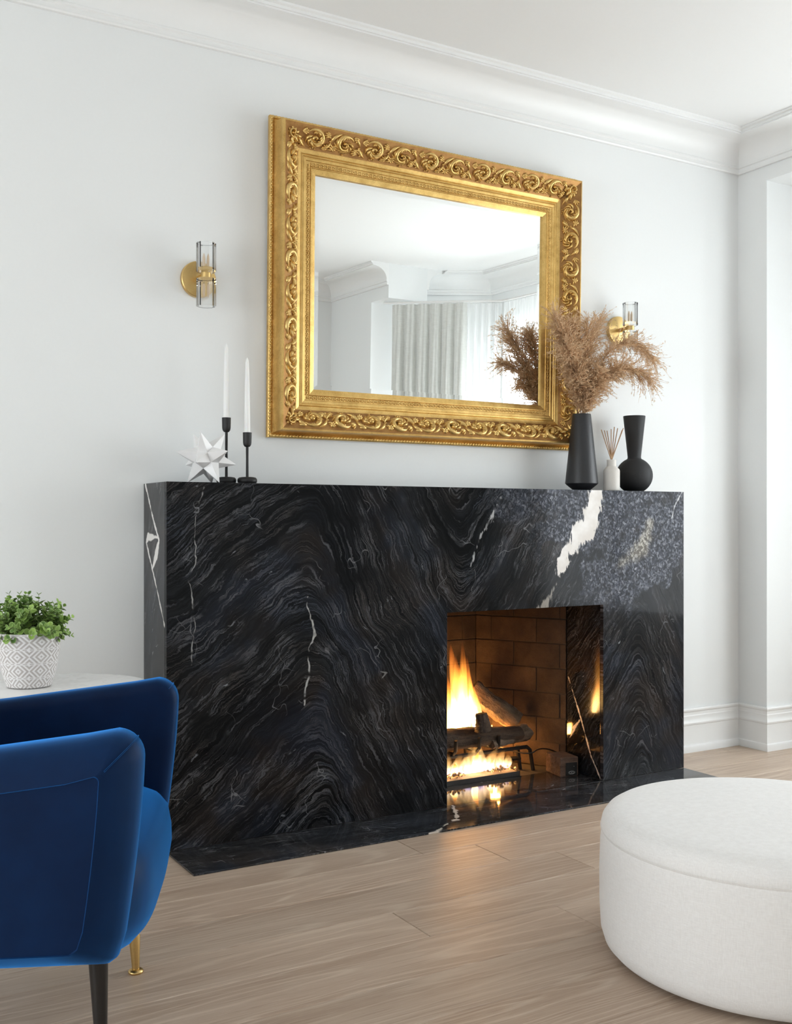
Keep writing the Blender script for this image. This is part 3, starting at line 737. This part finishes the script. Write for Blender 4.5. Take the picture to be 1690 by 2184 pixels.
def cornerm():
    mb = MB(); D = radians
    for k in range(9):
        a = D(-35+k*40)
        L = .034+.007*(k % 2)
        stroke(mb, [tuple(q) for q in bez((.004*cos(a), .004*sin(a)), (L*.6*cos(a+.5), L*.6*sin(a+.5)), (L*cos(a), L*sin(a)), 7)], .003, .0068, .013, .008)
    stroke(mb, spir((0, 0), .022, .005, 0, 1.2, 16), .005, .004, .014, .016); mb.sphere((0, 0, .010), .006, 8, 6, 1.3)
    return mb.mesh('corner_ornament', 'gold_orn', 70)
CRN = cornerm()
for i in range(4):
    L, f = side(i)
    rail = railmesh(i, PROF).build('frame_rail', 'gold', mr, smooth=32)
    bd = railmesh(i, BAND).build('carved_band', 'bronze', rail, smooth=60)
    inn = railmesh(i, PROF2).build('inner_moulding', 'gold', rail, smooth=20)
    # orthonormal frame of the sloped band
    lip = Vector(f(0, .036, .0825)); inr = Vector(f(0, .106, .0345)); ex = (Vector(f(1, 0, 0))-Vector(f(0, 0, 0))).normalized(); q = (inr-lip).normalized(); nn = ex.cross(q)
    if nn.y > 0: nn = -nn
    cnt = round((L-.20)/PER); per = (L-.20)/cnt
    for k in range(cnt):
        o = bpy.data.objects.new('scroll_ornament', MOT); link(o, rail)
        org = Vector(f(.10+k*per, .036, .0825))-nn*.0025
        M = Matrix((ex*(per/PER), q*.96, nn)).transposed().to_4x4(); M.translation = org; o.matrix_local = M
    o = bpy.data.objects.new('corner_ornament', CRN); link(o, rail)
    M = Matrix((ex, (Vector(f(0, 1, 0))-Vector(f(0, 0, 0))).normalized()*1.0, Vector((0, -1, 0)))).transposed().to_4x4(); M.translation = Vector(f(.070, .070, .058)); o.matrix_local = M
    bm_ = MB(); a = .010
    while a < L-.008:
        c = f(a, .0065, .0205); bm_.sphere(c, .0056, 7, 5); a += .0135
    bo = bm_.build('bead_row', 'gold_orn', rail, smooth=80)
    bm_ = MB(); a = .168
    u = (Vector(f(1, 0, 0))-Vector(f(0, 0, 0)))
    while a < L-.165:
        for s_, dd in ((.1535, .0), (.1570, .004), (.1605, .0)):
            c = f(a+dd, s_, .0215); bm_.sphere(c, .0036, 6, 4)
        c0 = Vector(f(a+.008, .152, .0222)); c1_ = Vector(f(a+.012, .1565, .0236)); c2_ = Vector(f(a+.009, .162, .0222))
        bm_.tube(bez(c0, c1_, c2_, 4), [.0009, .0024, .0030, .0022, .0009], 5); a += .0165
    bm_.build('leaf_tip_row', 'gold_orn', rail, smooth=80)
gx, gz0, gz1 = MW/2-.188, .188, MH_-.188; bv = .022
mg = MB(); o4 = [(-gx, -.0055, gz0), (gx, -.0055, gz0), (gx, -.0055, gz1), (-gx, -.0055, gz1)]; i4 = [(-gx+bv, -.0065, gz0+bv), (gx-bv, -.0065, gz0+bv), (gx-bv, -.0065, gz1-bv), (-gx+bv, -.0065, gz1-bv)]
mg.add(o4+i4, [(0, 1, 5, 4), (1, 2, 6, 5), (2, 3, 7, 6), (3, 0, 4, 7), (4, 5, 6, 7)]); mg.build('mirror_glass', 'mirror', mr)
MB().box(-gx-.1, gx+.1, -.004, -.001, gz0-.1, gz1+.1).build('back_board', 'backing', mr)

# ------------------------------------------------------------------ sconces
def sconce(x, label):
    r = empty('wall_sconce', (x, 0, 1.977), 0, label, 'sconce', 'brass wall sconces')
    def yl(prof, n=48):   # lathe about y
        return [[(rr*cos(2*pi*j/n), -d, rr*sin(2*pi*j/n)) for j in range(n)] for rr, d in prof]
    MB().rings(yl([(.064, .0005), (.0655, .002), (.0655, .016), (.063, .019), (.058, .0195), (.012, .023)])).build('backplate', 'brass', r, smooth=30)
    MB().box(-.009, .009, -.085, -.022, -.009, .009).build('arm', 'brass', r, bevel=.001)
    MB().lathe([(.016, -.0105), (.018, -.009), (.018, .009), (.016, .0105)], 32, (0, -.088, 0)).build('collar', 'brass', r, smooth=30)
    for s in (1, -1):
        zz = [.0125, .114] if s == 1 else [-.110, -.0125]
        mb = MB(); n = 12; ro, ri = .0355, .0285
        ring = lambda rad, z, ph=0: [(rad*cos(2*pi*(j+ph)/n), -.088+rad*sin(2*pi*(j+ph)/n), z) for j in range(n)]
        fl_ = zz[0]+.014 if s == 1 else zz[0]; ce = zz[1] if s == 1 else zz[1]-.014
        if s == 1: mb.rings([ring(ro-.002, zz[0]), ring(ro, zz[0]+.002), ring(ro, zz[1]-.002), ring(ro-.002, zz[1]), ring(ri, zz[1]), ring(ri, fl_)])
        else: mb.rings([ring(ro-.002, zz[1]), ring(ro, zz[1]-.002), ring(ro, zz[0]+.002), ring(ro-.002, zz[0]), ring(ri, zz[0]), ring(ri, ce)])
        sh = mb.build('glass_shade', 'glass', r)
        for dx in (-.008, .008):
            b0 = .030*s
            pr = [(.0022, b0), (.005, b0+.006*s), (.0052, b0+.030*s), (.0036, b0+.040*s), (.0008, b0+.048*s)]
            if s < 0: pr = pr[::-1]
            MB().lathe(pr, 10, (dx, -.088, 0)).build('bulb', MATB, r, smooth=60)
            MB().sphere((dx, -.088, .029*s), .0022, 6, 4).build('lamp_pin', 'plastic', r)
    return r
MATB = simple('frosted_amber', (.62, .46, .30), .35, 0, 40, .05)
sconce(1.333, 'brass and crystal wall sconce left of the gold mirror')
sconce(3.345, 'brass and crystal wall sconce right of the mirror behind the pampas')

# ------------------------------------------------------------------ things on the mantel
ZT = FH+.0005
def holder(x, y, h, label):
    r = empty('candle_holder', (x, y, ZT), 0, label, 'candle holder', 'black candle holders')
    MB().lathe([(.024, 0), (.031, .002), (.0345, .007), (.0352, .0125), (.034, .018), (.030, .0225), (.020, .0245), (.006, .025)], 40).build('base', 'black_metal', r, smooth=50)
    MB().lathe([(.0050, .0245), (.0046, h*.5), (.0050, h-.0500)], 16).build('stem', 'black_metal', r, smooth=50)
    c = h-.052
    MB().lathe([(.004, c), (.0095, c+.002), (.0135, c+.008), (.0150, c+.016), (.0158, c+.052), (.0140, c+.052), (.0120, c+.030), (.004, c+.028)], 32).build('cup', 'black_metal', r, smooth=40)
    return r
def candle(x, y, z, h, label):
    return tag(MB().lathe([(.0095, 0), (.0107, .004), (.0105, h*.3), (.0085, h*.65), (.0062, h*.93), (.0045, h*.965), (.0018, h*.99), (.0006, h)], 24).build('taper_candle', 'wax', None, smooth=60, loc=(x, y, z)), label, 'candle', 'white taper candles')
holder(1.397, -.12, .235, 'taller black candle holder behind the white star'); candle(1.397, -.12, ZT+.2125, .287, 'white taper candle in the taller black holder')
holder(1.464, -.15, .183, 'shorter black candle holder on the mantel nearest the mirror'); candle(1.464, -.15, ZT+.1605, .290, 'white taper candle in the shorter black holder')
# star: stellated dodecahedron resting on three points
def star():
    ph = (1+sqrt(5))/2; V = []
    for a in (-1, 1):
        for b in (-ph, ph): V += [(0, a, b), (a, b, 0), (b, 0, a)]
    V = [Vector(v).normalized() for v in V]
    tri = None
    e = min((V[0]-v).length for v in V[1:])*1.05
    nb = lambda v: [w for w in V if w is not v and (w-v).length < e]
    a = V[0]; b = nb(a)[0]; c = [w for w in nb(a) if w in nb(b)][0]
    nrm = -(a+b+c).normalized(); R = nrm.rotation_difference(Vector((0, 0, 1))).to_matrix()
    V2 = [R @ v for v in V]; R2 = .111
    faces = []; inner = {}
    mb = MB()
    def cen(t): return (t[0]+t[1]+t[2]).normalized()*.475
    idx = range(12)
    adj = {i: [j for j in idx if j != i and (V2[i]-V2[j]).length < e] for i in idx}
    for i in idx:
        fc = []
        for j in adj[i]:
            for k in adj[i]:
                if k > j and k in adj[j]: fc.append((V2[i]+V2[j]+V2[k]).normalized()*.452)
        ax = V2[i]; u_ = ax.orthogonal().normalized(); v_ = ax.cross(u_)
        fc.sort(key=lambda p: atan2(p.dot(v_), p.dot(u_)))
        base = [p*R2 for p in fc]; tip = V2[i]*R2
        mb.add(base+[tip], [(q, (q+1) % 5, 5) for q in range(5)])
    zmin = min(v[2] for v in mb.v)
    return mb, -zmin
sb, zs = star()
st = tag(sb.build('star_ornament', 'star', None, loc=(1.316, -.135, ZT+zs)), 'white faceted star ornament at the left end of the mantel', 'ornament')
st.rotation_euler = (0, 0, radians(45))
bmo = st.modifiers.new('bevel', 'BEVEL'); bmo.width = .0006; bmo.segments = 1

v1 = MB().lathe([(.030, 0), (.036, .002), (.066, .026), (.0705, .031), (.0705, .034), (.040, .327), (.0385, .3305), (.0355, .3305), (.0345, .325), (.060, .045), (.03, .02)], 64)
tag(v1.build('tapered_vase', 'black_ceramic', None, smooth=24, loc=(3.016, -.14, ZT)), 'tall tapered satin black vase holding the pampas grass', 'vase')
pr = [(.034, 0), (.044, .002)]
for i in range(17):
    a = -1.02+i/16*(1.02+1.16); pr.append((.0815*cos(a), .0735+.0815*.99*sin(a)))
zn = pr[-1][1]; pr += [(.0300, zn+.004), (.0295, zn+.010), (.049, .338), (.0485, .3405), (.0455, .3405), (.027, zn+.02)]
tag(MB().lathe(pr, 64).build('bulb_vase', 'black_clay', None, smooth=28, loc=(3.344, -.115, ZT)), 'matt black vase with round body and flared neck at right end of mantel', 'vase')
tag(MB().lathe([(.033, 0), (.0352, .003), (.0352, .086), (.0340, .092), (.026, .101), (.0208, .106), (.0200, .112), (.0202, .134), (.0185, .1355), (.0130, .1355), (.0125, .112)], 48).build('diffuser_bottle', 'bottle', None, smooth=35, loc=(3.146, -.185, ZT)), 'small off-white ceramic reed diffuser bottle between the black vases', 'bottle')
# reeds: top ends placed on the plane of the bottle
wh = ['leaning farthest left', 'second from the left', 'third from the left', 'fourth from the left', 'upright and tallest in the middle', 'third from the right', 'second from the right', 'leaning farthest right']
for k, (tx, tz, ty) in enumerate(((3.083, 1.500, -.19), (3.118, 1.500, -.17), (3.130, 1.504, -.20), (3.138, 1.500, -.165), (3.162, 1.516, -.185), (3.190, 1.512, -.175), (3.200, 1.511, -.20), (3.207, 1.504, -.185))):
    b = Vector((3.146-(tx-3.146)*.12, -.185-(ty+.185)*.3, ZT+.115)); tp = Vector((tx, ty, tz))
    tag(MB().tube([b, (b+tp)/2, tp], .0022, 6).build('reed_stick', 'reed', None, smooth=60), 'thin wooden diffuser reed '+wh[k], 'reed', 'reeds in the diffuser bottle')

# pampas plumes
MOUTH = Vector((3.016, -.14, ZT+.325))
def plume(tip, ctrl, label, seed, start=.22, n=190, spread=.055, L=.085, droop=.5):
    rg = random.Random(seed); base = MOUTH+Vector((rg.uniform(-.02, .02), rg.uniform(-.02, .02), -.12)); mouth = MOUTH+Vector((rg.uniform(-.018, .018), rg.uniform(-.018, .018), .0))
    root = empty('pampas_plume', mouth, 0, label, 'dried grass', 'pampas plumes in the tapered vase')
    c = Vector(ctrl); tip = Vector(tip); pth = bez(mouth, c, tip, 20)
    Mi = Matrix.Translation(-mouth)
    o = MB().tube([base]+pth, [.0018]*2+[.0017-.0012*i/20 for i in range(20)], 5).build('stem', 'pampas', root, smooth=60); o.matrix_parent_inverse = Mi
    mb = MB()
    for k in range(n):
        s = start+(1-start)*(k+rg.random())/n; i = min(int(s*20), 19); f_ = s*20-i
        p = pth[i]*(1-f_)+pth[i+1]*f_; d = (pth[i+1]-pth[i]).normalized()
        o_ = Vector((rg.gauss(0, 1), rg.gauss(0, 1), rg.gauss(0, .8))); o_ = (o_-d*o_.dot(d)).normalized()
        env = sin(pi*min(1, .18+.82*(1-s)/(1-start)*.95))**.6
        l = L*(.45+.75*rg.random())*(.45+.55*env)
        sp = spread/.055*rg.uniform(.18, .75)
        e = p+d*l*(1-.3*sp)+o_*l*sp
        e.z -= droop*l*rg.uniform(0, .55)
        m_ = p+d*l*.5+o_*l*sp*.28
        seg_ = bez(p, m_, e, 4)
        mb.tube(seg_, [.0007, .0009, .0009, .0007, .0003], 3, False)
        # spikelets
        for q in range(10):
            t_ = rg.uniform(.25, 1); j = min(int(t_*4), 3); a = seg_[j]*(1-(t_*4-j))+seg_[j+1]*(t_*4-j)
            dd = (seg_[j+1]-seg_[j]).normalized()+Vector((rg.gauss(0, .5), rg.gauss(0, .5), rg.gauss(0, .5)))
            b_ = a+dd.normalized()*rg.uniform(.009, .020); sd = dd.cross(Vector((rg.gauss(0, 1), rg.gauss(0, 1), rg.gauss(0, 1)))).normalized()*.0015
            mb.add([a, (a+b_)/2+sd, b_, (a+b_)/2-sd], [(0, 1, 2, 3)])
    o = mb.build('seed_hairs', 'pampas', root); o.matrix_parent_inverse = Mi; o['kind'] = 'stuff'
PL = (
 ((3.37, -.20, 1.835), (3.13, -.17, 2.02), 'pampas plume arching far right over the sconce', 1, .30, 230, .055, .10, .9),
 ((3.30, -.24, 1.73), (3.12, -.20, 1.87), 'pampas plume curving right below the highest arch', 2, .28, 220, .06, .095, .9),
 ((3.15, -.10, 1.985), (3.05, -.12, 1.82), 'wispy upright pampas plume with the highest tip', 3, .35, 150, .05, .085, .2),
 ((3.035, -.16, 1.94), (3.02, -.15, 1.78), 'dense upright pampas plume in the middle of the bunch', 4, .18, 230, .065, .085, .2),
 ((2.94, -.15, 1.93), (3.00, -.14, 1.76), 'upright pampas plume left of the middle of the bunch', 5, .2, 230, .06, .085, .3),
 ((2.83, -.19, 1.95), (2.96, -.15, 1.80), 'pampas plume leaning left over the mirror frame', 6, .25, 210, .055, .09, .3),
 ((2.86, -.24, 1.81), (2.95, -.18, 1.79), 'lower pampas plume spreading left across the frame', 7, .22, 210, .06, .085, .5),
 ((2.93, -.17, 1.93), (2.98, -.155, 1.80), 'upright pampas plume nearest the carved frame', 8, .25, 190, .055, .085, .3),
 ((3.14, -.22, 1.76), (3.07, -.18, 1.72), 'short pampas plume at the lower right of the bunch', 9, .12, 210, .07, .075, .6),
 ((2.94, -.20, 1.72), (2.985, -.17, 1.69), 'short pampas plume at the lower left of the bunch', 10, .12, 200, .07, .07, .6),
 ((3.04, -.22, 1.74), (3.03, -.19, 1.66), 'short fluffy pampas plume at the front above the vase rim', 11, .08, 240, .075, .065, .5),
 ((2.86, -.20, 1.90), (2.94, -.175, 1.78), 'thin pampas plume reaching left beside the mirror glass', 12, .3, 150, .055, .085, .3))
for a in PL: plume(a[0], a[1], a[2], a[3], max(.03, a[4]-.14), int(a[5]*1.35), a[6]*1.25, a[7]*1.15, a[8])

# ------------------------------------------------------------------ ottoman
ot = empty('ottoman', (2.188, -1.84, 0), 0, 'round white linen ottoman on the oak floor in the right foreground', 'ottoman')
R_, Ho = .428, .368
pf = [(.30, .010), (.385, .012), (.405, .018), (.418, .032), (.4265, .06), (.430, .12), (.4305, .2), (.428, .28), (.4255, .303), (.4245, .306)]
MB().lathe(pf, 128, cap0=True, cap1=False).build('side_cover', 'linen', ot, smooth=60)
pf2 = [(.4245, .306), (.4262, .309), (.4265, .318), (.4225, .335), (.412, .350), (.396, .3595), (.37, .3645), (.30, .368), (.2, .3705), (.1, .3715), (.004, .372)]
MB().lathe(pf2, 128, cap0=False, cap1=True).build('top_cushion', 'linen', ot, smooth=60)
sm_ = MB(); nst = 330
for k in range(nst):
    a0 = 2*pi*k/nst; a1 = a0+2*pi/nst*.6
    sm_.tube([(.4268*cos(a0), .4268*sin(a0), .3125), (.4275*cos((a0+a1)/2), .4275*sin((a0+a1)/2), .3125), (.4268*cos(a1), .4268*sin(a1), .3125)], .0008, 4)
sm_.build('seam_stitching', 'thread', ot)
MB().lathe([(.33, 0), (.335, .0), (.335, .0125), (.33, .0125)], 64).build('foot_ring', 'ottoman_base', ot)

# ------------------------------------------------------------------ armchair
CF, CW, CC = Vector((.911, -.413, 0)).normalized(), Vector((.413, .911, 0)).normalized(), Vector((.7405, -1.357, 0))
ch = empty('armchair', CC, atan2(CF.y, CF.x), 'blue velvet armchair with brass-tipped black legs at the left', 'armchair')
DEP = -.66
def outline(ins, ztop0=.706, slope=.12):
    """arm side outline (f, z) inset by ins; slanted front, falling top"""
    zb = .268+ins*.6; rc_ = max(.010, .055-ins*.75)
    def front(z): return .020-ins-.044*max(0, (.66-z)/.40)**1.5
    def top(f): return ztop0-ins+slope*min(0, f+.01)*1.0 if f > -.45 else ztop0-ins+slope*(-.44)+(-.45-f)*.25
    pts = [(DEP+ins*.3, zb), (-.25, zb)]
    for i in range(4): pts.append((-.25+(.25-.055-ins)*(i+1)/4*1.0, zb))
    fb_ = front(zb); pts[-1] = (fb_-.018, zb); pts.append((fb_-.004, zb+.010))
    for i in range(1, 11):
        z = zb+.012+(ztop0-ins-rc_-zb-.012)*i/10; pts.append((front(z), z))
    fx = front(ztop0-ins-rc_); cf, cz = fx-rc_, ztop0-ins-rc_
    for i in range(1, 9):
        a = i/8*pi/2*.94; pts.append((cf+rc_*cos(a), cz+rc_*sin(a)))
    for i in range(1, 13):
        f = cf+(DEP-cf)*i/12; pts.append((f, top(f)))
    return pts
def arm(sgn, name):
    secs = [(.050, .030), (.049, .022), (.044, .010), (.034, .002), (.018, 0), (.0, 0), (-.016, .002), (-.030, .009), (-.044, .021), (-.060, .040), (-.074, .060), (-.080, .070), (-.077, .072), (-.077, .078), (-.077, .12)]
    rings = []
    for dw, ins in secs:
        rings.append([(f, sgn*(.347-dw)-(0 if True else 0), z) for f, z in outline(ins)])
    a = MB().rings(rings).build(name, 'velvet', ch, smooth=38)
    # mitre seam from the top front corner across the rounded edge
    k = 22-1
    pth = [Vector(r[20]) for r in rings[2:11]]
    MB().tube([p+Vector((.0006, 0, .0006)) for p in pth], .0016, 5).build('seam', 'velvet', a, smooth=60)
    return a
arm(-1, 'arm'); arm(1, 'arm')
# seat body: curved front profile swept across the width
sp_ = [(-.60, .215), (-.30, .205), (-.08, .205), (-.045, .210), (-.028, .222), (-.008, .252), (.004, .290), (.010, .335), (.009, .375), (.002, .408), (-.016, .430), (-.045, .441), (-.10, .446), (-.3, .440), (-.60, .42)]
rings = []
for i in range(17):
    w_ = -.315+.63*i/16; e = 1-abs(w_)/.315; k = min(1, e*5)
    bl = .012*(1-(w_/.315)**2)
    rings.append([(f-(1-min(1, e*2.6))**2*.034*(1 if f > -.06 else 0)+bl*(1 if f > -.02 else 0), w_, z+(bl*.8 if z > .4 else 0)-(bl*.6 if z < .25 else 0)+(.062*(abs(w_)/.315)**2*max(0, (.34-z)/.135) if z < .34 else 0)) for f, z in sp_])
MB().rings(rings).build('seat', 'velvet', ch, smooth=50)
MB().box(-.72, -.58, -.33, .33, .25, .78).build('backrest', 'velvet', ch, bevel=.05, seg=5, smooth=60)
for f_, w_, dl in ((-.078, .235, .006), (-.078, -.245, .006), (-.58, .225, -.03), (-.58, -.225, -.03)):
    lg_ = MB().tube([(f_-dl, w_, .27), (f_, w_*1.0, .092)], [.021, .0133], 20).build('leg', 'leg_black', ch, smooth=50)
    MB().tube([(f_, w_, .093), (f_+dl*.25, w_, .090), (f_+dl*.8, w_, .008)], [.0137, .0139, .0088], 20).build('brass_tip', 'brass', lg_, smooth=50)
    MB().lathe([(.017, .0), (.0185, .002), (.0185, .005), (.015, .0085), (.010, .010)], 24, (f_+dl*.8, w_, 0)).build('foot_disc', 'brass', lg_, smooth=50)

# ------------------------------------------------------------------ side table and plant
TZ = .62; TC = (.731, -.478)
tb = empty('side_table', (*TC, 0), 0, 'round pale marble side table behind the blue armchair', 'side table')
MB().lathe([(.250, TZ-.022), (.258, TZ-.020), (.263, TZ-.012), (.263, TZ-.006), (.260, TZ-.001), (.255, TZ)], 96).build('table_top', 'table', tb, smooth=40)
MB().lathe([(.022, .015), (.016, .06), (.014, .35), (.018, TZ-.03), (.06, TZ-.022)], 32).build('pedestal', 'brass', tb, smooth=50)
MB().lathe([(.155, 0), (.16, .004), (.155, .012), (.03, .018)], 48).build('foot_plate', 'brass', tb, smooth=40)
PC = Vector((.655, -.445, TZ+.0005))
pl = empty('potted_plant', PC, 0, 'green leafy plant in white embossed pot on the marble side table', 'plant')
po = MB().lathe([(.056, 0), (.0625, .003), (.066, .010), (.078, .050), (.0865, .100), (.0895, .135), (.0905, .156), (.0895, .160), (.0865, .160), (.085, .154), (.082, .11)], 64, cap1=False).build('pot', 'pot', pl, smooth=30)
MB().lathe([(.0835, .138), (.05, .143), (.005, .145)], 32).build('soil', 'soil', pl, smooth=60)
# leaf: rounded, cupped, unit length along x
n_ = 10
LV = [Vector((.5-.5*cos(2*pi*j/n_), .43*sin(2*pi*j/n_), .10*abs(sin(2*pi*j/n_)))) for j in range(n_)]+[Vector((.5, 0, -.04))]
LF = [(n_, j, (j+1) % n_) for j in range(n_)]
def rim(me, n):
    at = me.attributes.new('rim', 'FLOAT', 'POINT'); at.data.foreach_set('value', ([1.]*n_+[0.])*n)
lm = MB(); lm.v = [tuple(v) for v in LV]; lm.f = list(LF); LEAF = lm.mesh('leaf', 'leaf', 179); rim(LEAF, 1)
rg = random.Random(21); leaves = []; stems = []
for k in range(104):
    a = rg.uniform(0, 2*pi); el = math.asin(rg.uniform(-.12, 1.0)); rr = rg.uniform(.78, 1.04)
    b = Vector((.045*cos(a)*rg.random(), .045*sin(a)*rg.random(), .143))
    tp = Vector((.128*rr*cos(el)*cos(a), .128*rr*cos(el)*sin(a), .152+.122*rr*sin(el)+rg.uniform(-.008, .010)))
    mdl = b*.45+tp*.55+Vector((0, 0, .018)); pth = bez(b, mdl, tp, 7); stems.append(pth)
    d = (tp-b).normalized()
    for i in range(2, 8):
        for s_ in (0, 1):
            if rg.random() < .06: continue
            sz = (.0235 if i < 6 else (.018 if i < 7 else .0125))*rg.uniform(.78, 1.1)
            ax = d.orthogonal().normalized(); q = Matrix.Rotation(i*1.57+s_*pi+k+rg.uniform(-.4, .4), 3, d)
            out = ((q @ ax)*(1.0 if i < 7 else .55)+d*rg.uniform(.35, .8)).normalized()
            nz = (d*1.0+Vector((0, 0, .35))-out*out.dot(d)).normalized(); yv = nz.cross(out).normalized(); nz = out.cross(yv)
            M = Matrix((out*sz, yv*sz, nz*sz)).transposed().to_4x4(); M.translation = pth[i]
            leaves.append((pth[i].dot(Vector((-.2, -.96, .35)))+rg.uniform(-.01, .01), M, k))
leaves.sort(key=lambda l: -l[0])
sto = [MB().tube(p, [.0015, .0014, .0013, .0012, .0011, .0010, .0008, .0006], 4).build('stem', 'stem', pl, smooth=60) for p in stems[:104:4]]
ms = MB()
for k, p in enumerate(stems):
    if k % 4: ms.tube(p, [.0015, .0014, .0013, .0012, .0011, .0010, .0008, .0006], 4)
o = ms.build('stem_cluster', 'stem', pl, smooth=60); o['kind'] = 'stuff'
for z_, M, k in leaves[:300]:
    o = bpy.data.objects.new('leaf', LEAF); link(o, pl); o.matrix_local = M
fm = MB()
for z_, M, k in leaves[300:]: fm.add([M @ v for v in LV], LF)
me = bpy.data.meshes.new('foliage'); me.from_pydata(fm.v, [], fm.f); me.materials.append(MAT['leaf']); me.polygons.foreach_set('use_smooth', [True]*len(me.polygons)); rim(me, len(leaves)-300)
o = bpy.data.objects.new('foliage', me); link(o, pl); o['kind'] = 'stuff'

# ------------------------------------------------------------------ bay curtains (seen in the mirror)
def drape(name, p0, p1, z0, z1, pleats, depth, mat, label, sharp=False):
    p0, p1 = Vector((*p0, 0)), Vector((*p1, 0)); d = (p1-p0); n = Vector((-d.y, d.x, 0)).normalized()
    nu, nv = pleats*16, 14; mb = MB()
    for j in range(nv+1):
        s = j/nv; z = z1+(z0-z1)*s
        for i in range(nu+1):
            u_ = i/nu; ph = u_*pleats*2*pi
            amp = depth*(.55+.45*min(1, s*6))*(1+.15*sin(i*.7+j*.4))
            f_ = (1-2*max(0, 1-abs(((u_*pleats+.5) % 1)-.5)/.17)) if sharp else (abs(sin(ph/2))**.6*2-1)
            q = p0+d*(u_+.25/pleats*sin(ph)*.35)+n*amp*f_*.5
            mb.v.append((q.x, q.y, z))
    for j in range(nv):
        for i in range(nu): a = j*(nu+1)+i; mb.f.append((a, a+1, a+nu+2, a+nu+1))
    return tag(mb.build(name, mat, None, smooth=179), label, 'curtain')
drape('curtain', (4.24, -3.64), (4.66, -3.20), .015, 2.690, 6, .055, 'curtain', 'pale grey pleated linen curtain at the far side of the bay seen in the mirror', True)
drape('curtain', (4.60, -.56), (4.42, -.50), .015, 2.690, 4, .045, 'curtain', 'pale grey linen curtain bunched at the near side of the bay')
drape('sheer_curtain', (4.68, -3.22), (4.86, -3.02), .015, 2.685, 5, .03, 'sheer', 'sheer white voile curtain at the canted end of the bay')
drape('sheer_curtain', (4.87, -3.01), (4.87, -.80), .015, 2.685, 34, .032, 'sheer', 'wide sheer white voile curtain across the bay window')
tag(MB().tube([(4.18, -3.66, 2.702), (4.64, -3.22, 2.702), (4.86, -3.02, 2.702), (4.87, -2.9, 2.702), (4.87, -.75, 2.702), (4.60, -.52, 2.702), (4.36, -.46, 2.702)], .009, 8).build('curtain_track', 'track', None, smooth=50), 'slim white ceiling curtain track following the bay', 'curtain track')
